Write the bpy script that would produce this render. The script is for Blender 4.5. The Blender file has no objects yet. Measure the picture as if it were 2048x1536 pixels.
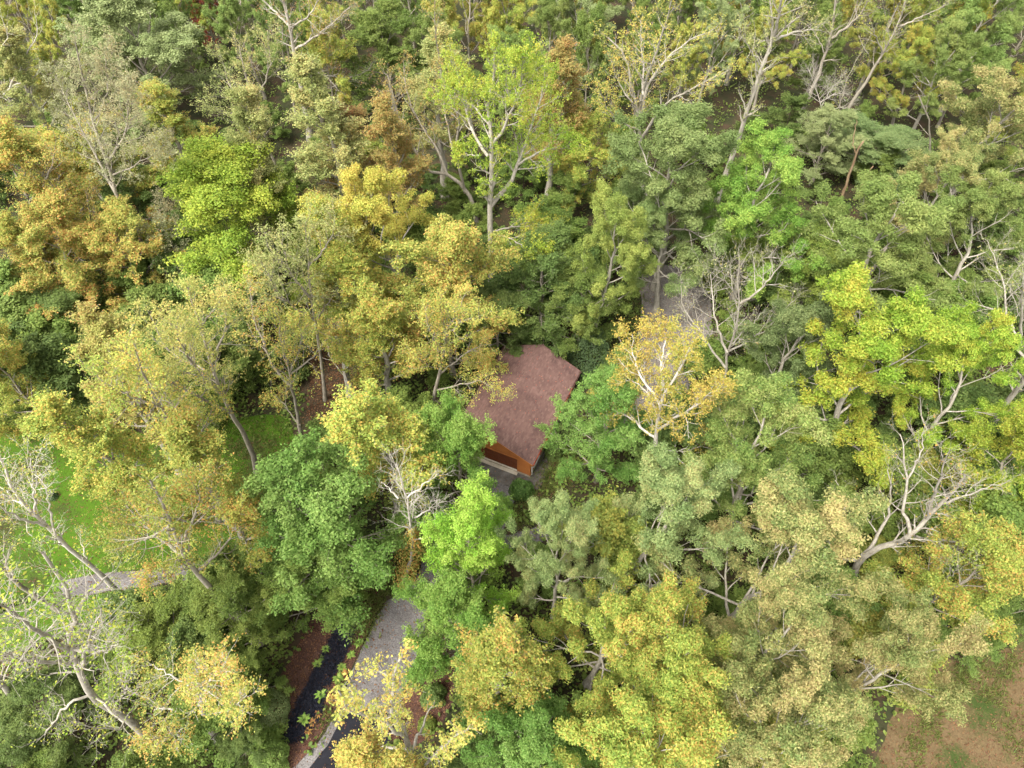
import bpy, math, random
import numpy as np
from mathutils import Vector

# ------------------------------------------------------------------ camera, sky, sun, exposure
scn = bpy.context.scene
COL = scn.collection
cam_d = bpy.data.cameras.new('camera'); cam = bpy.data.objects.new('camera', cam_d); COL.objects.link(cam)
cam.location = (0, 0, 60.0); cam.rotation_euler = (math.radians(38.5), 0, 0)
cam_d.sensor_width = 36.0; cam_d.lens = 36.0 * 1420.0 / 2048.0; cam_d.clip_end = 2000.0
scn.camera = cam
SUN_EL, SUN_AZ = 58.0, 222.0          # degrees; azimuth counted clockwise from +Y
world = bpy.data.worlds.new('World'); scn.world = world; world.use_nodes = True
wn, wl = world.node_tree.nodes, world.node_tree.links
bg = wn['Background']
sky = wn.new('ShaderNodeTexSky'); sky.sky_type = 'NISHITA'; sky.sun_disc = False
sky.sun_elevation = math.radians(SUN_EL); sky.sun_rotation = math.radians(SUN_AZ)
sky.air_density = 1.0; sky.dust_density = 4.0
hs = wn.new('ShaderNodeHueSaturation'); hs.inputs['Saturation'].default_value = 0.05
wl.new(sky.outputs[0], hs.inputs['Color']); wl.new(hs.outputs[0], bg.inputs[0]); bg.inputs[1].default_value = 0.15
sl = bpy.data.lights.new('sun', 'SUN'); sl.energy = 1.2; sl.angle = math.radians(18.0); sl.color = (1.0, 0.94, 0.82)
sun = bpy.data.objects.new('sun', sl); COL.objects.link(sun)
az, el = math.radians(SUN_AZ), math.radians(SUN_EL)
sdir = Vector((math.sin(az) * math.cos(el), math.cos(az) * math.cos(el), math.sin(el)))
sun.rotation_euler = sdir.to_track_quat('Z', 'Y').to_euler(); sun.location = sdir * 200
vs = scn.view_settings; vs.view_transform = 'Standard'; vs.look = 'None'; vs.exposure = 2.15; vs.gamma = 1.0
scn.render.engine = 'CYCLES'
cy = scn.cycles
cy.max_bounces = 5; cy.diffuse_bounces = 4; cy.glossy_bounces = 1; cy.transmission_bounces = 3; cy.transparent_max_bounces = 4
cy.use_denoising = True
try:
    cy.denoiser = 'OPENIMAGEDENOISE'; cy.denoising_input_passes = 'RGB_ALBEDO_NORMAL'
except Exception:
    pass
cy.sample_clamp_indirect = 8.0

# ------------------------------------------------------------------ layout measured in metres (camera above the origin)
HOUSE = (-1.991, 37.431, 1.14843, 4.30, 12.60, 2.90, 5.00)
POLY = {
 'gravel_drive': [[-17.22, 9.22], [-14.82, 12.61], [-13.46, 16.48], [-12.37, 19.86], [-10.93, 23.51], [-8.83, 25.32], [-7.79, 27.93], [-7.31, 31.44], [-6.47, 33.13], [-5.59, 31.7], [-3.46, 31.18], [-2.21, 34.38], [-1.93, 37.19], [0.54, 35.65], [0.29, 33.56], [-0.42, 31.44], [-0.42, 29.91], [4.02, 31.18], [3.96, 29.65], [-0.64, 28.41], [-3.81, 27.93], [-5.93, 25.55], [-7.25, 22.41], [-7.83, 19.04], [-8.93, 15.53], [-9.76, 12.26], [-10.35, 9.22]],
 'gravel_lane': [[16.46, 65.76], [22.65, 65.76], [23.61, 58.86], [21.67, 52.6], [18.45, 46.23], [15.71, 41.69], [10.58, 41.69], [12.91, 48.28], [14.17, 53.35], [15.25, 58.86]],
 'gravel_path': [[-39.78, 24.72], [-39.58, 25.55], [-35.82, 26.21], [-32.38, 26.58], [-26.79, 27.44], [-25.97, 26.02], [-31.44, 25.0], [-35.02, 24.54], [-38.57, 24.09]],
 'lawn': [[-58.12, 40.46], [-49.76, 42.32], [-44.04, 43.59], [-35.26, 40.46], [-31.18, 42.32], [-24.21, 43.59], [-21.82, 39.25], [-22.17, 33.56], [-24.08, 29.4], [-26.79, 27.44], [-32.38, 26.58], [-35.82, 26.21], [-39.58, 25.55], [-39.87, 24.72], [-41.91, 23.73], [-48.96, 22.19]],
 'lawn2': [[-48.89, 22.06], [-41.83, 23.55], [-39.67, 24.45], [-38.53, 24.0], [-34.99, 24.45], [-31.41, 24.91], [-30.03, 23.28], [-33.48, 21.97], [-40.27, 19.86], [-46.98, 18.24]],
 'dry_clearing': [[24.34, 6.69], [28.18, 11.91], [30.94, 15.53], [35.23, 18.44], [40.6, 19.45], [47.87, 20.7], [40.59, 6.08]],
 'mulch_bed': [[-20.72, 9.88], [-19.3, 15.53], [-18.05, 19.45], [-16.54, 22.84], [-13.46, 25.55], [-10.5, 26.96], [-11.27, 23.82], [-12.54, 19.94], [-13.63, 16.55], [-14.99, 12.68], [-17.29, 9.55]],
 'mulch_slope': [[-21.49, 42.95], [-22.41, 51.13], [-21.75, 57.24], [-15.94, 57.24], [-13.93, 49.69], [-15.42, 44.24], [-17.66, 41.69]],
 'mulch_bed2': [[-7.62, 19.04], [-4.91, 18.64], [-4.9, 14.78], [-6.72, 12.61], [-9.42, 12.61], [-8.85, 15.53]],
}
ASPHALT = [[-15.73, 9.22], [-14.19, 12.26], [-13.14, 14.34], [-10.84, 14.78], [-9.18, 14.04], [-9.73, 11.91], [-10.35, 9.22]]
BLACKP = [[-17.91, 12.26], [-16.99, 15.53], [-16.25, 17.45], [-15.27, 20.28], [-14.39, 22.84], [-13.27, 23.51], [-13.14, 21.54], [-13.83, 19.04], [-14.84, 16.28], [-15.06, 14.04], [-16.17, 12.61]]
TREES = [
 ('poplar', 'goldgreen', -16.16, 51.75, 23.76, 5.19, 318, 'yellow feathery tree between the lime green tree and the golden tree'),
 ('poplar', 'yellowtan', -32.34, 36.58, 22.68, 5.62, 130, 'yellow tan thin tree above the lemon green tree'),
 ('poplar', 'tangreen', -27.63, 67.21, 23.76, 5.94, 183, 'grey tan feathery tree rising behind the lime green tree'),
 ('poplar', 'tanorange', -14.03, 68.15, 23.76, 5.61, 353, 'tan orange feathery tree left of the curved pale limbs'),
 ('maple', 'sage', -51.75, 96.74, 20, 9.28, 333, 'soft sage green fine leaved tree behind the pale sparse corner tree'),
 ('poplar', 'goldgreen', -40.9, 77.42, 18.36, 6.23, 271, 'small tan and yellow tree beside the soft sage green tree'),
 ('maple', 'red', -49.87, 119.2, 14, 3.02, 14, 'small scarlet leaved tree glowing among green crowns'),
 ('poplar', 'tangreen', -19.19, 67.55, 27.0, 7.27, 238, 'pale tan green tall tree leaning over brown understory'),
 ('poplar', 'rust', -19.13, 71.62, 19.44, 6.32, 127, 'rusty brown and orange thin crowned tree beside the golden clump'),
 ('maple', 'midgreen', -17.67, 99.28, 17, 6.64, 332, 'mid green leafy tree in the gap between two pale limbed trees'),
 ('poplar', 'tanorange', 4.73, 77.83, 23.76, 6.85, 26, 'orange tan feathery tree beside the tall yellow green tulip tree'),
 ('oak', 'sage', 7.99, 99.08, 20, 6.06, 80, 'sage green rounded tree behind the orange vase shaped tree'),
 ('oak', 'sage', 28.52, 101.3, 19, 3.86, 57, 'sage green tree at the foot of the pale forked trunk'),
 ('maple', 'goldgreen', 8.56, 78.68, 14, 4.85, 190, 'yellow green and orange low tree below the orange tan crown'),
 ('oak', 'olive', 58.71, 93.5, 18, 4.99, 240, 'olive green bushy tree with a bare twig at its top'),
 ('oak', 'olive', 66.45, 101.3, 20, 6.53, 126, 'olive green spreading tree behind the beige tipped oak'),
 ('oak', 'olivegold', 55.53, 107.51, 19, 5.22, 194, 'yellow flecked olive tree behind the two leaning grey trunks'),
 ('oak', 'midgreen', 34.88, 109.97, 19, 5.29, 278, 'mid green tree crown behind the pale forked trunk'),
 ('oak', 'tan', 53.82, 72.75, 22, 7.16, 52, 'large beige tipped oak with drooping leaf clumps'),
 ('oak', 'tan', 47.85, 66.82, 17, 4.92, 293, 'smaller beige tipped oak leaning beside the grey snag'),
 ('oak', 'olive', 48.97, 57.02, 18, 5.63, 127, 'olive green oak below the large beige tipped oak'),
 ('poplar', 'orange', -50.56, 63.6, 23.76, 6.84, 6, 'thin orange and grey tree on the wood edge'),
 ('maple', 'orange', -46.12, 55.72, 17, 5.99, 110, 'dense orange and yellow tree over a dark hollow'),
 ('maple', 'orangegold', -40.32, 57.85, 15, 5.88, 208, 'orange gold bushy tree beside the bright lime green tree'),
 ('maple', 'goldgreen', -52.13, 75.12, 15, 6.71, 143, 'yellow green tree under the pale sparse corner tree'),
 ('limetree', 'lime', -29.65, 61.5, 19, 8.32, 93, 'bright lime green dense tree with feathery leaf clumps'),
 ('oak', 'gold', -10.88, 54.46, 22, 6.41, 199, 'golden yellow rounded tree above the garage'),
 ('poplar', 'goldgreen', -17.08, 46.01, 20.520000000000003, 5.67, 81, 'yellow green tree between the golden trees and the brown slope'),
 ('maple', 'orangegold', -6.43, 49.09, 20, 6.33, 36, 'orange gold spreading tree reaching toward the garage roof'),
 ('poplar', 'goldgreen', -12.07, 43.27, 19.44, 5.88, 71, 'yellow green tree in front of the orange gold spreading tree'),
 ('poplar', 'goldgreen', -10.41, 31.95, 22.68, 6.68, 316, 'yellow tree with a slim grey trunk left of the garage'),
 ('poplar', 'goldgreen', -30.59, 29.28, 23.76, 5.64, 316, 'lemon green thin tree standing at the lawn edge'),
 ('poplar', 'goldgreen', -22.17, 26.71, 22.68, 5.78, 227, 'lemon and tan thin tree over the lawn shade'),
 ('maple', 'goldgreen', -45.81, 40.95, 17, 3.75, 64, 'yellow flecked tree at the edge of the dark evergreen thicket'),
 ('maple', 'deep', -47.01, 50.09, 10, 6.54, 67, 'dark green low tree in the shaded hollow'),
 ('maple', 'deep', -42.86, 44.42, 8, 4.12, 0, 'dark green bush below the orange tree'),
 ('oak', 'yolive', 8.99, 53.06, 21, 4.79, 2, 'yellow olive upright oak with a russet trunk behind the garage'),
 ('maple', 'deep', 3.21, 55.01, 14, 5.49, 107, 'deep green tree just behind the garage roof'),
 ('maple', 'midgreen', 7.35, 52.52, 12, 4.3, 110, 'mid green tree beside the russet trunk'),
 ('maple', 'deep', -1.51, 51.3, 11, 3.71, 84, 'deep green bushy tree touching the garage roof corner'),
 ('oak', 'bluegreen', 17.37, 62.46, 24, 7.76, 85, 'large blue green oak below the orange vase shaped tree'),
 ('oak', 'bluegreen', 16.92, 58.68, 16, 5.51, 148, 'shaded blue green oak over the gravel lane'),
 ('oak', 'freshgreen', 25.97, 59.84, 21, 6.77, 160, 'fresh green oak with round leaf clumps'),
 ('oak', 'olive', 36.24, 53.72, 22, 7.17, 101, 'broad olive oak between two broken grey snags'),
 ('maple', 'mossgreen', 32.63, 57.21, 13, 5.33, 276, 'moss green low tree under the broad olive oak'),
 ('maple', 'mossgreen', 26.0, 60.16, 11, 4.3, 347, 'moss green low tree at the end of the gravel lane'),
 ('maple', 'sagedark', 49.55, 84.17, 8, 7.41, 320, 'dark leafy thicket tree in the hollow below the leaning trunks'),
 ('maple', 'sage', 41.57, 83.13, 11, 4.71, 104, 'feathery sage green tree below the bleached dead tree'),
 ('oak', 'sagedark', 24.61, 41.11, 19, 5.07, 93, 'grey green oak beside the bare pale limbed tree'),
 ('oak', 'yellowgreen', 28.56, 36.36, 24, 7.02, 353, 'big yellow green oak flecked with orange leaf sprays'),
 ('oak', 'yellowgreen', 37.83, 36.12, 20, 4.54, 100, 'yellow green oak with a bare hooked twig on top'),
 ('oak', 'olivegreen', 19.09, 28.87, 22, 5.55, 196, 'rounded green oak with pale leaf tips above the tan oaks'),
 ('maple', 'yellowgreen', 40.58, 31.0, 16, 4.32, 152, 'yellow green thin tree behind the bleached fan of limbs'),
 ('maple', 'yellowfleck', 32.48, 21.02, 17, 4.44, 11, 'yellow orange dense tree under the bleached fan of limbs'),
 ('maple', 'midgreen', 38.27, 20.55, 15, 2.65, 184, 'mid green tree beside the dry brown clearing'),
 ('maple', 'midgreen', 35.94, 19.41, 9, 2.34, 212, 'low green tree at the edge of the dry brown clearing'),
 ('maple', 'emerald', 8.14, 35.7, 15, 4.33, 84, 'emerald green tree overhanging the right garage eave'),
 ('maple', 'grassgreen', -4.32, 32.2, 17, 3.89, 74, 'light green tree with bare twigs in front of the garage'),
 ('oak', 'sageclump', 3.5, 21.93, 21, 3.43, 135, 'sage green oak with rounded plumes near the round boxwood'),
 ('oak', 'sageclump', 9.03, 23.26, 21, 5.05, 33, 'large sage green oak beside the emerald green tree'),
 ('maple', 'brightlime', -3.25, 22.93, 20, 3.41, 169, 'pale lime green young tree over the gravel drive'),
 ('maple', 'grassgreen', -4.21, 18.56, 13, 4.06, 154, 'grass green tree beneath the pale lime green tree'),
 ('maple', 'emerald', -14.42, 25.68, 19, 6.07, 308, 'large emerald green tree left of the gravel drive'),
 ('maple', 'deepmoss', -15.45, 22.68, 10, 4.15, 300, 'moss green low tree shading the mulch bed'),
 ('poplar', 'goldgreen', -1.05, 13.92, 22.68, 5.1, 1, 'gold and orange tree with drooping bare twigs right of the drive'),
 ('oak', 'yellowfleck', 6.02, 16.67, 21, 4.63, 305, 'yellow green tree flecked with orange beside the sage oaks'),
 ('oak', 'yellowfleck', 8.98, 13.71, 23, 4.67, 347, 'big yellow green tree with tight gold flecked clumps'),
 ('oak', 'yellowfleck', 7.22, 9.29, 22, 5.22, 173, 'yellow green tree at the foot of the gold flecked tree'),
 ('oak', 'tan', 16.22, 19.79, 22, 6.24, 33, 'beige and green oak below the rounded green oak'),
 ('oak', 'tan', 16.04, 13.41, 23, 4.49, 158, 'broad beige green oak with thin bare twigs'),
 ('oak', 'tan', 23.03, 14.07, 22, 4.08, 181, 'beige tipped oak beside the dry brown clearing'),
 ('oak', 'tan', 16.84, 8.64, 22, 4.54, 156, 'beige green oak with curled bare twigs by the clearing'),
 ('poplar', 'goldorange', -6.18, 8.39, 19.44, 4.69, 246, 'gold and orange tree rooted beside the black asphalt'),
 ('maple', 'emerald', 1.04, 10.67, 13, 3.86, 356, 'emerald low tree beside the gold and orange tree'),
 ('maple', 'deepmoss', -20.96, 19.94, 11, 3.57, 161, 'moss green tree behind the leaning bare grey trunk'),
 ('maple', 'deepmoss', -20.24, 16.24, 9, 2.46, 94, 'deep green low tree beside the mulch bed'),
 ('maple', 'mossgreen', -27.17, 18.65, 8, 4.25, 246, 'moss green thicket tree beneath the pale sycamore limbs'),
 ('maple', 'deep', -34.12, 13.94, 8, 3.62, 241, 'deep green low tree at the foot of the sycamore'),
 ('maple', 'deep', -19.37, 11.85, 6, 2.0, 90, 'deep green low tree beside the black planted strip'),
 ('poplar', 'tangreen', -9.19, 80.64, 23.76, 7.41, 29, 'tan green slender tree behind the curved pale limbs'),
 ('poplar', 'tangreen', -61.97, 85.7, 21.6, 6.49, 131, 'grey green thin tree behind the bare corner limbs'),
 ('poplar', 'goldgreen', -50.78, 56.85, 17.28, 4.99, 11, 'thin yellow tree beside the dense orange tree'),
]
HEROES = [
 ('tulip_tree', 'orangegold', 'grey', -8.68, 41.69, [([[0.0, 0.0, 0.0], [1.39, 0.24, 6.36], [2.37, 0.13, 10.93], [2.93, -0.17, 15.24], [2.75, -0.22, 18.31]], 0.24), ([[1.86, 0.24, 8.64], [3.8, 1.73, 9.4], [5.88, 3.14, 9.59], [6.8, 3.68, 8.97]], 0.1), ([[1.44, 0.24, 6.36], [3.86, -0.82, 8.47], [6.25, -1.93, 10.23], [7.83, -2.88, 9.63]], 0.1), ([[1.06, 0.24, 4.78], [3.32, 1.38, 0.72], [5.35, 2.16, 0.53]], 0.07), ([[2.4, 0.13, 11.27], [1.8, -1.11, 16.25], [1.76, -1.95, 19.49]], 0.09), ([[2.75, -0.17, 13.96], [4.84, -1.53, 17.9], [6.54, -2.5, 19.48]], 0.1), ([[2.84, -0.17, 14.61], [4.49, -1.16, 19.25], [4.98, -1.48, 20.69]], 0.09), ([[2.01, 0.24, 9.37], [0.56, -1.05, 12.3], [0.01, -1.86, 14.57]], 0.08)], (8, 6, 12, 0.18, 1.7), 'orange speckled tree with a low spray overhanging the garage roof'),
 ('tulip_tree', 'yellowgreen', 'pale', -2.38, 57.24, [([[0.0, 0.0, 0.0], [0.15, 0.24, 8.98], [0.25, 0.13, 15.61], [0.41, -0.17, 19.9], [0.62, -0.22, 23.12], [0.27, 0.05, 25.68], [0.77, 0.25, 28.57], [1.0, 0.08, 31.87]], 0.42), ([[0.31, 0.13, 16.1], [1.7, 0.94, 17.51], [2.92, 1.95, 19.54], [3.9, 3.13, 22.02], [4.81, 4.21, 24.2], [5.41, 5.44, 26.7]], 0.24), ([[0.18, -0.22, 21.98], [-1.46, 1.75, 23.81], [-2.12, 3.54, 25.82], [-2.63, 5.12, 27.57]], 0.17), ([[-0.65, -0.22, 21.98], [-2.55, 0.84, 21.65]], 0.09), ([[0.33, 0.13, 12.59], [2.18, -0.71, 12.77], [3.45, -1.37, 12.41], [5.28, -2.21, 13.26]], 0.1), ([[0.29, 0.13, 12.98], [3.22, 1.72, 12.33], [6.05, 3.21, 10.18]], 0.09), ([[0.62, -0.22, 23.12], [2.21, -1.62, 26.91], [3.03, -2.89, 30.29], [3.18, -4.09, 33.34]], 0.15), ([[2.92, 1.95, 19.54], [5.46, 0.94, 21.85], [7.67, 0.11, 22.9]], 0.13), ([[0.34, 0.05, 24.95], [-1.81, 2.03, 26.19], [-3.68, 3.21, 26.01]], 0.1)], (9, 7, 26, 0.19, 3.0), 'tall yellow green tulip tree with a forked pale trunk'),
 ('tulip_tree', 'tanorange', 'grey', -4.47, 72.4, [([[0.0, 0.0, 0.0], [-0.7, 0.24, 6.06], [-3.25, 0.13, 9.03], [-5.16, -0.17, 9.59], [-6.73, -0.22, 12.66], [-8.04, 0.05, 16.28], [-8.76, 0.25, 21.4]], 0.3), ([[-3.26, 0.13, 8.89], [-4.55, 1.29, 12.33], [-6.16, 2.18, 14.5], [-7.36, 3.28, 17.44], [-7.51, 4.32, 20.39]], 0.18), ([[-1.3, 0.24, 6.43], [-1.9, -1.32, 13.38], [-1.22, -2.49, 18.12], [-2.24, -3.58, 21.84], [-2.61, -5.05, 26.7], [-2.27, -7.03, 32.54]], 0.2), ([[-2.29, -1.32, 13.38], [-2.93, 0.13, 17.45], [-3.27, 1.57, 21.26]], 0.13)], (6, 5, 8, 0.2), 'tan leaved tree with several long curved pale limbs'),
 ('tulip_tree', 'goldorange', 'pale', 17.84, 77.55, [([[0.0, 0.0, 0.0], [-1.79, 0.24, 8.98], [-2.52, 0.13, 12.81], [-3.09, -0.17, 14.93], [-4.23, -0.22, 17.73], [-5.1, 0.05, 20.79], [-7.42, 0.25, 22.92]], 0.36), ([[-2.68, 0.13, 13.46], [-2.86, -1.42, 18.39], [-2.58, -2.91, 22.56], [-2.39, -4.63, 26.99], [-2.42, -5.84, 29.88]], 0.22), ([[-2.39, 0.13, 13.14], [-1.57, 2.58, 16.82], [3.06, 5.97, 19.9], [6.28, 7.7, 20.54]], 0.18), ([[-1.91, 0.24, 10.72], [0.11, -2.11, 16.97], [2.67, -3.79, 19.68], [5.06, -5.54, 22.4]], 0.2), ([[-2.28, 0.24, 11.61], [-6.13, -1.62, 14.7], [-8.12, -3.34, 18.86]], 0.13), ([[-2.99, -0.17, 14.61], [-5.35, 0.63, 17.26], [-6.61, 1.33, 19.86]], 0.12), ([[-2.91, -1.42, 17.19], [-3.23, 0.73, 20.73], [-3.72, 2.63, 23.7]], 0.14)], (8, 5, 9, 0.2), 'yellow orange vase shaped tree with fanned pale limbs'),
 ('tulip_tree', 'tangreen', 'pale', 26.01, 74.42, [([[0.0, 0.0, 0.0], [0.22, 0.24, 4.94], [0.53, 0.13, 11.78], [0.7, -0.17, 17.65], [0.97, -0.22, 22.24], [1.26, 0.05, 24.45], [-0.07, 0.25, 28.16]], 0.42), ([[1.29, 0.05, 24.13], [3.23, 0.97, 24.53], [7.02, 2.46, 24.15]], 0.16), ([[1.26, 0.05, 24.24], [2.67, -0.76, 26.65], [3.56, -1.17, 27.62]], 0.15), ([[1.26, 0.05, 24.45], [0.59, -1.48, 27.95], [-0.1, -3.12, 31.4]], 0.2), ([[1.35, 0.05, 24.13], [-0.23, 1.03, 23.77]], 0.07), ([[0.73, -0.22, 21.58], [-1.7, -1.64, 24.43], [-3.31, -2.75, 26.68]], 0.1)], (7, 5, 7, 0.19), 'tall leaning tree with a smooth pale forked trunk'),
 ('tulip_tree', 'olive', 'grey', 42.71, 96.71, [([[0.0, 0.0, 0.0], [0.4, 0.24, 4.31], [0.62, 0.13, 11.43], [0.15, -0.17, 15.64], [-1.2, -0.22, 20.69]], 0.34), ([[0.63, -0.17, 13.91], [2.19, -1.55, 16.92], [2.56, -2.98, 20.63]], 0.2), ([[0.62, 0.13, 11.43], [-1.91, 0.93, 14.47], [-3.84, 1.39, 15.59]], 0.09)], (5, 4, 6, 0.2), 'dark grey forked trunk standing behind the bleached dead tree'),
 ('tulip_tree', 'goldgreen', 'grey', 47.63, 94.06, [([[0.0, 0.0, 0.0], [0.57, 0.24, 4.68], [1.68, 0.13, 9.96], [2.27, -0.17, 14.92], [2.31, -0.22, 18.77], [1.91, 0.05, 21.66]], 0.3), ([[2.79, -0.22, 16.76], [5.99, 0.82, 17.68], [8.82, 1.77, 18.64]], 0.12), ([[1.94, -0.17, 13.32], [-0.48, -1.19, 16.05], [-3.09, -2.4, 19.24]], 0.12), ([[-0.07, 0.0, 0.83], [-0.32, 1.93, 9.37], [1.21, 3.22, 13.97]], 0.1)], (5, 4, 5, 0.2), 'slender grey leaning trunk above the dark leafy hollow'),
 ('bare_tree', 'olive', 'grey', 45.67, 112.93, [([[0.0, 0.0, 0.0], [-0.06, 0.24, 4.86], [-0.33, 0.13, 9.57], [-0.51, -0.17, 13.35]], 0.3)], (4, 3, 5, 0.2), 'straight grey trunk behind the tall leaning pale trunk'),
 ('bare_tree', 'olive', 'grey', 70.69, 117.9, [([[0.0, 0.0, 0.0], [-0.31, 0.24, 4.09], [-0.75, 0.13, 7.35], [-1.93, -0.17, 12.04]], 0.3)], (4, 3, 5, 0.2), 'grey trunk rising between two olive green trees'),
 ('dead_tree', 'none', 'bleach', 46.88, 94.06, [([[0.0, 0.0, 0.0], [-2.63, 0.24, 5.07], [-4.67, 0.13, 8.51], [-6.34, -0.17, 10.83]], 0.12), ([[-2.63, 0.24, 5.07], [-2.69, -1.12, 8.84], [-2.35, -1.75, 10.25]], 0.08), ([[-2.15, 0.24, 4.29], [1.49, 1.59, 4.28], [3.78, 2.32, 2.66]], 0.08), ([[-3.03, 0.24, 5.84], [-1.12, 0.9, 6.6], [0.54, 1.38, 6.71]], 0.07)], (9, 6, 0, 0.2), 'bleached dead tree with a tangle of fine twigs'),
 ('dead_snag', 'none', 'snag', 43.16, 76.49, [([[0.0, 0.0, 0.0], [-0.28, 0.24, 4.57], [-0.67, 0.13, 9.05], [-0.73, -0.17, 11.04]], 0.22), ([[-0.67, 0.13, 8.91], [-1.43, 0.76, 10.58], [-1.66, 1.64, 12.86]], 0.07)], (0, 0, 0, 0.2), 'broken orange brown snag with a thin side branch'),
 ('dead_snag', 'none', 'snag', 46.66, 79.71, [([[0.0, 0.0, 0.0], [0.17, 0.24, 2.57], [0.42, 0.13, 5.2]], 0.16)], (0, 0, 0, 0.2), 'short broken stub standing beside the orange brown snag'),
 ('dead_snag', 'none', 'snag', 50.38, 78.62, [([[-0.0, 0.0, 0.0], [1.42, 0.24, 1.61], [2.19, 0.13, 3.12], [3.13, -0.17, 4.57]], 0.2)], (0, 0, 0, 0.2), 'thick leaning broken limb beside the smaller beige oak'),
 ('dead_snag', 'none', 'grey', 56.18, 79.71, [([[0.0, 0.0, 0.0], [-2.55, 0.24, 7.2], [-4.69, 0.13, 11.5], [-7.64, -0.17, 15.08]], 0.14)], (1, 1, 0, 0.2), 'thin crooked grey snag beside the large beige tipped oak'),
 ('dead_snag', 'none', 'grey', 35.98, 52.6, [([[0.0, 0.0, 0.0], [-0.0, 0.24, 3.43], [-0.13, 0.13, 9.15], [-0.41, -0.17, 12.82], [-0.25, -0.22, 14.89]], 0.24), ([[-0.14, 0.13, 9.57], [-1.46, -0.17, 10.82], [-1.84, -0.39, 12.03]], 0.08), ([[-0.09, 0.13, 9.71], [0.29, -0.46, 11.09]], 0.06)], (0, 0, 0, 0.2), 'tall broken grey snag leaning beside the yellow green oak'),
 ('dead_snag', 'none', 'pale', 27.65, 60.52, [([[0.0, 0.0, 0.0], [-0.26, 0.24, 3.01], [-0.54, 0.13, 7.63], [-0.75, -0.17, 9.99]], 0.16)], (0, 0, 0, 0.2), 'smooth pale snag rising out of the bare pale limbed tree'),
 ('bare_tree', 'tangreen', 'pale', 21.62, 41.69, [([[0.0, 0.0, 0.0], [-1.56, 0.24, 7.51], [-2.29, 0.13, 12.3], [-2.51, -0.17, 15.99], [-2.96, -0.22, 18.43], [-3.93, 0.05, 22.69]], 0.19), ([[-2.22, 0.13, 12.16], [0.9, 2.05, 12.25], [4.29, 4.79, 13.92]], 0.11), ([[-2.96, -0.22, 18.43], [-1.94, -1.06, 21.2], [-1.53, -2.19, 25.41]], 0.11), ([[-2.3, 0.13, 11.96], [-3.61, 1.56, 14.53], [-4.59, 3.6, 18.21]], 0.13), ([[-1.98, 0.24, 9.73], [-4.68, 1.38, 13.18], [-6.78, 2.37, 16.08], [-7.12, 2.8, 17.57]], 0.13), ([[-2.22, 0.13, 13.1], [0.57, 2.33, 14.82]], 0.08), ([[-3.08, -0.22, 18.89], [-5.25, -1.48, 22.28], [-6.51, -2.54, 25.25]], 0.07), ([[-4.68, 1.38, 13.18], [-5.68, 2.0, 13.56], [-6.17, 2.69, 14.76]], 0.06)], (6, 5, 1.2, 0.17), 'bare pale limbed tree with fanned grey branches'),
 ('tulip_tree', 'gold', 'bleach', 13.12, 33.02, [([[0.0, 0.0, 0.0], [-0.85, 0.24, 9.14], [-1.62, 0.13, 16.34], [-0.93, -0.17, 21.06], [-0.7, -0.22, 23.11]], 0.28), ([[-1.59, 0.13, 15.69], [-3.6, 3.02, 17.88], [-3.8, 4.35, 19.25]], 0.13), ([[-1.79, 0.13, 17.59], [-1.75, 1.69, 19.26], [-1.61, 3.05, 20.68]], 0.13), ([[-1.4, 1.69, 18.08], [-2.31, 4.41, 20.2]], 0.08), ([[-1.01, 0.24, 10.66], [-3.6, 2.18, 11.55], [-5.24, 3.37, 12.06]], 0.14), ([[-1.16, 0.24, 12.13], [0.38, -1.62, 18.03], [1.19, -3.03, 22.18]], 0.15), ([[-0.77, 0.24, 9.14], [2.59, 1.44, 7.31], [4.95, 2.42, 7.43]], 0.12), ([[-1.31, 0.24, 13.53], [-2.59, 1.6, 15.7], [-4.15, 2.64, 16.32]], 0.1)], (8, 6, 20, 0.19, 2.4), 'golden leaved tree with a bare pale twiggy top right of the garage'),
 ('bare_tree', 'orangegreen', 'pale', 28.95, 23.73, [([[0.0, 0.0, 0.0], [-1.17, 0.24, 5.7], [-1.57, 0.13, 9.0], [-0.92, -0.17, 11.1], [0.05, -0.22, 12.59], [0.4, 0.05, 14.76], [0.67, 0.25, 16.57], [0.14, 0.08, 20.68]], 0.36), ([[-1.78, 0.13, 8.56], [-0.92, 0.93, 9.76], [-0.62, 1.64, 11.19], [-0.69, 2.6, 13.3], [-1.53, 3.63, 15.51]], 0.17), ([[-1.94, 0.13, 7.83], [-2.57, 1.08, 6.32], [-3.46, 2.11, 7.37], [-2.65, 2.96, 8.05], [-2.22, 4.22, 9.63], [-3.22, 5.49, 10.98]], 0.13), ([[-0.06, -0.22, 12.83], [-0.87, 0.58, 14.51], [-1.44, 1.85, 17.09], [-2.65, 3.58, 20.22]], 0.15), ([[1.17, 0.05, 13.08], [1.77, -1.05, 12.92], [2.23, -2.14, 12.29]], 0.07), ([[0.38, -0.22, 12.67], [5.84, 1.73, 7.78], [12.82, 4.42, 3.52]], 0.1), ([[1.9, 0.05, 11.96], [5.78, 1.16, 8.68], [14.17, 3.22, 1.28]], 0.08), ([[0.4, 0.05, 14.76], [-2.06, -0.91, 20.48], [-4.87, -2.27, 27.2]], 0.12), ([[0.67, 0.25, 16.57], [4.76, 2.27, 14.62], [9.26, 4.42, 12.78]], 0.1), ([[-1.44, 1.85, 17.09], [-0.89, 2.84, 18.75], [-1.11, 3.9, 20.82]], 0.08), ([[3.13, -2.14, 8.37], [2.02, -3.04, 12.3], [0.89, -3.95, 15.98]], 0.06)], (4.5, 4, 1.6, 0.18, 2.2), 'large bleached dead fan of spreading limbs above the tan oaks'),
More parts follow.
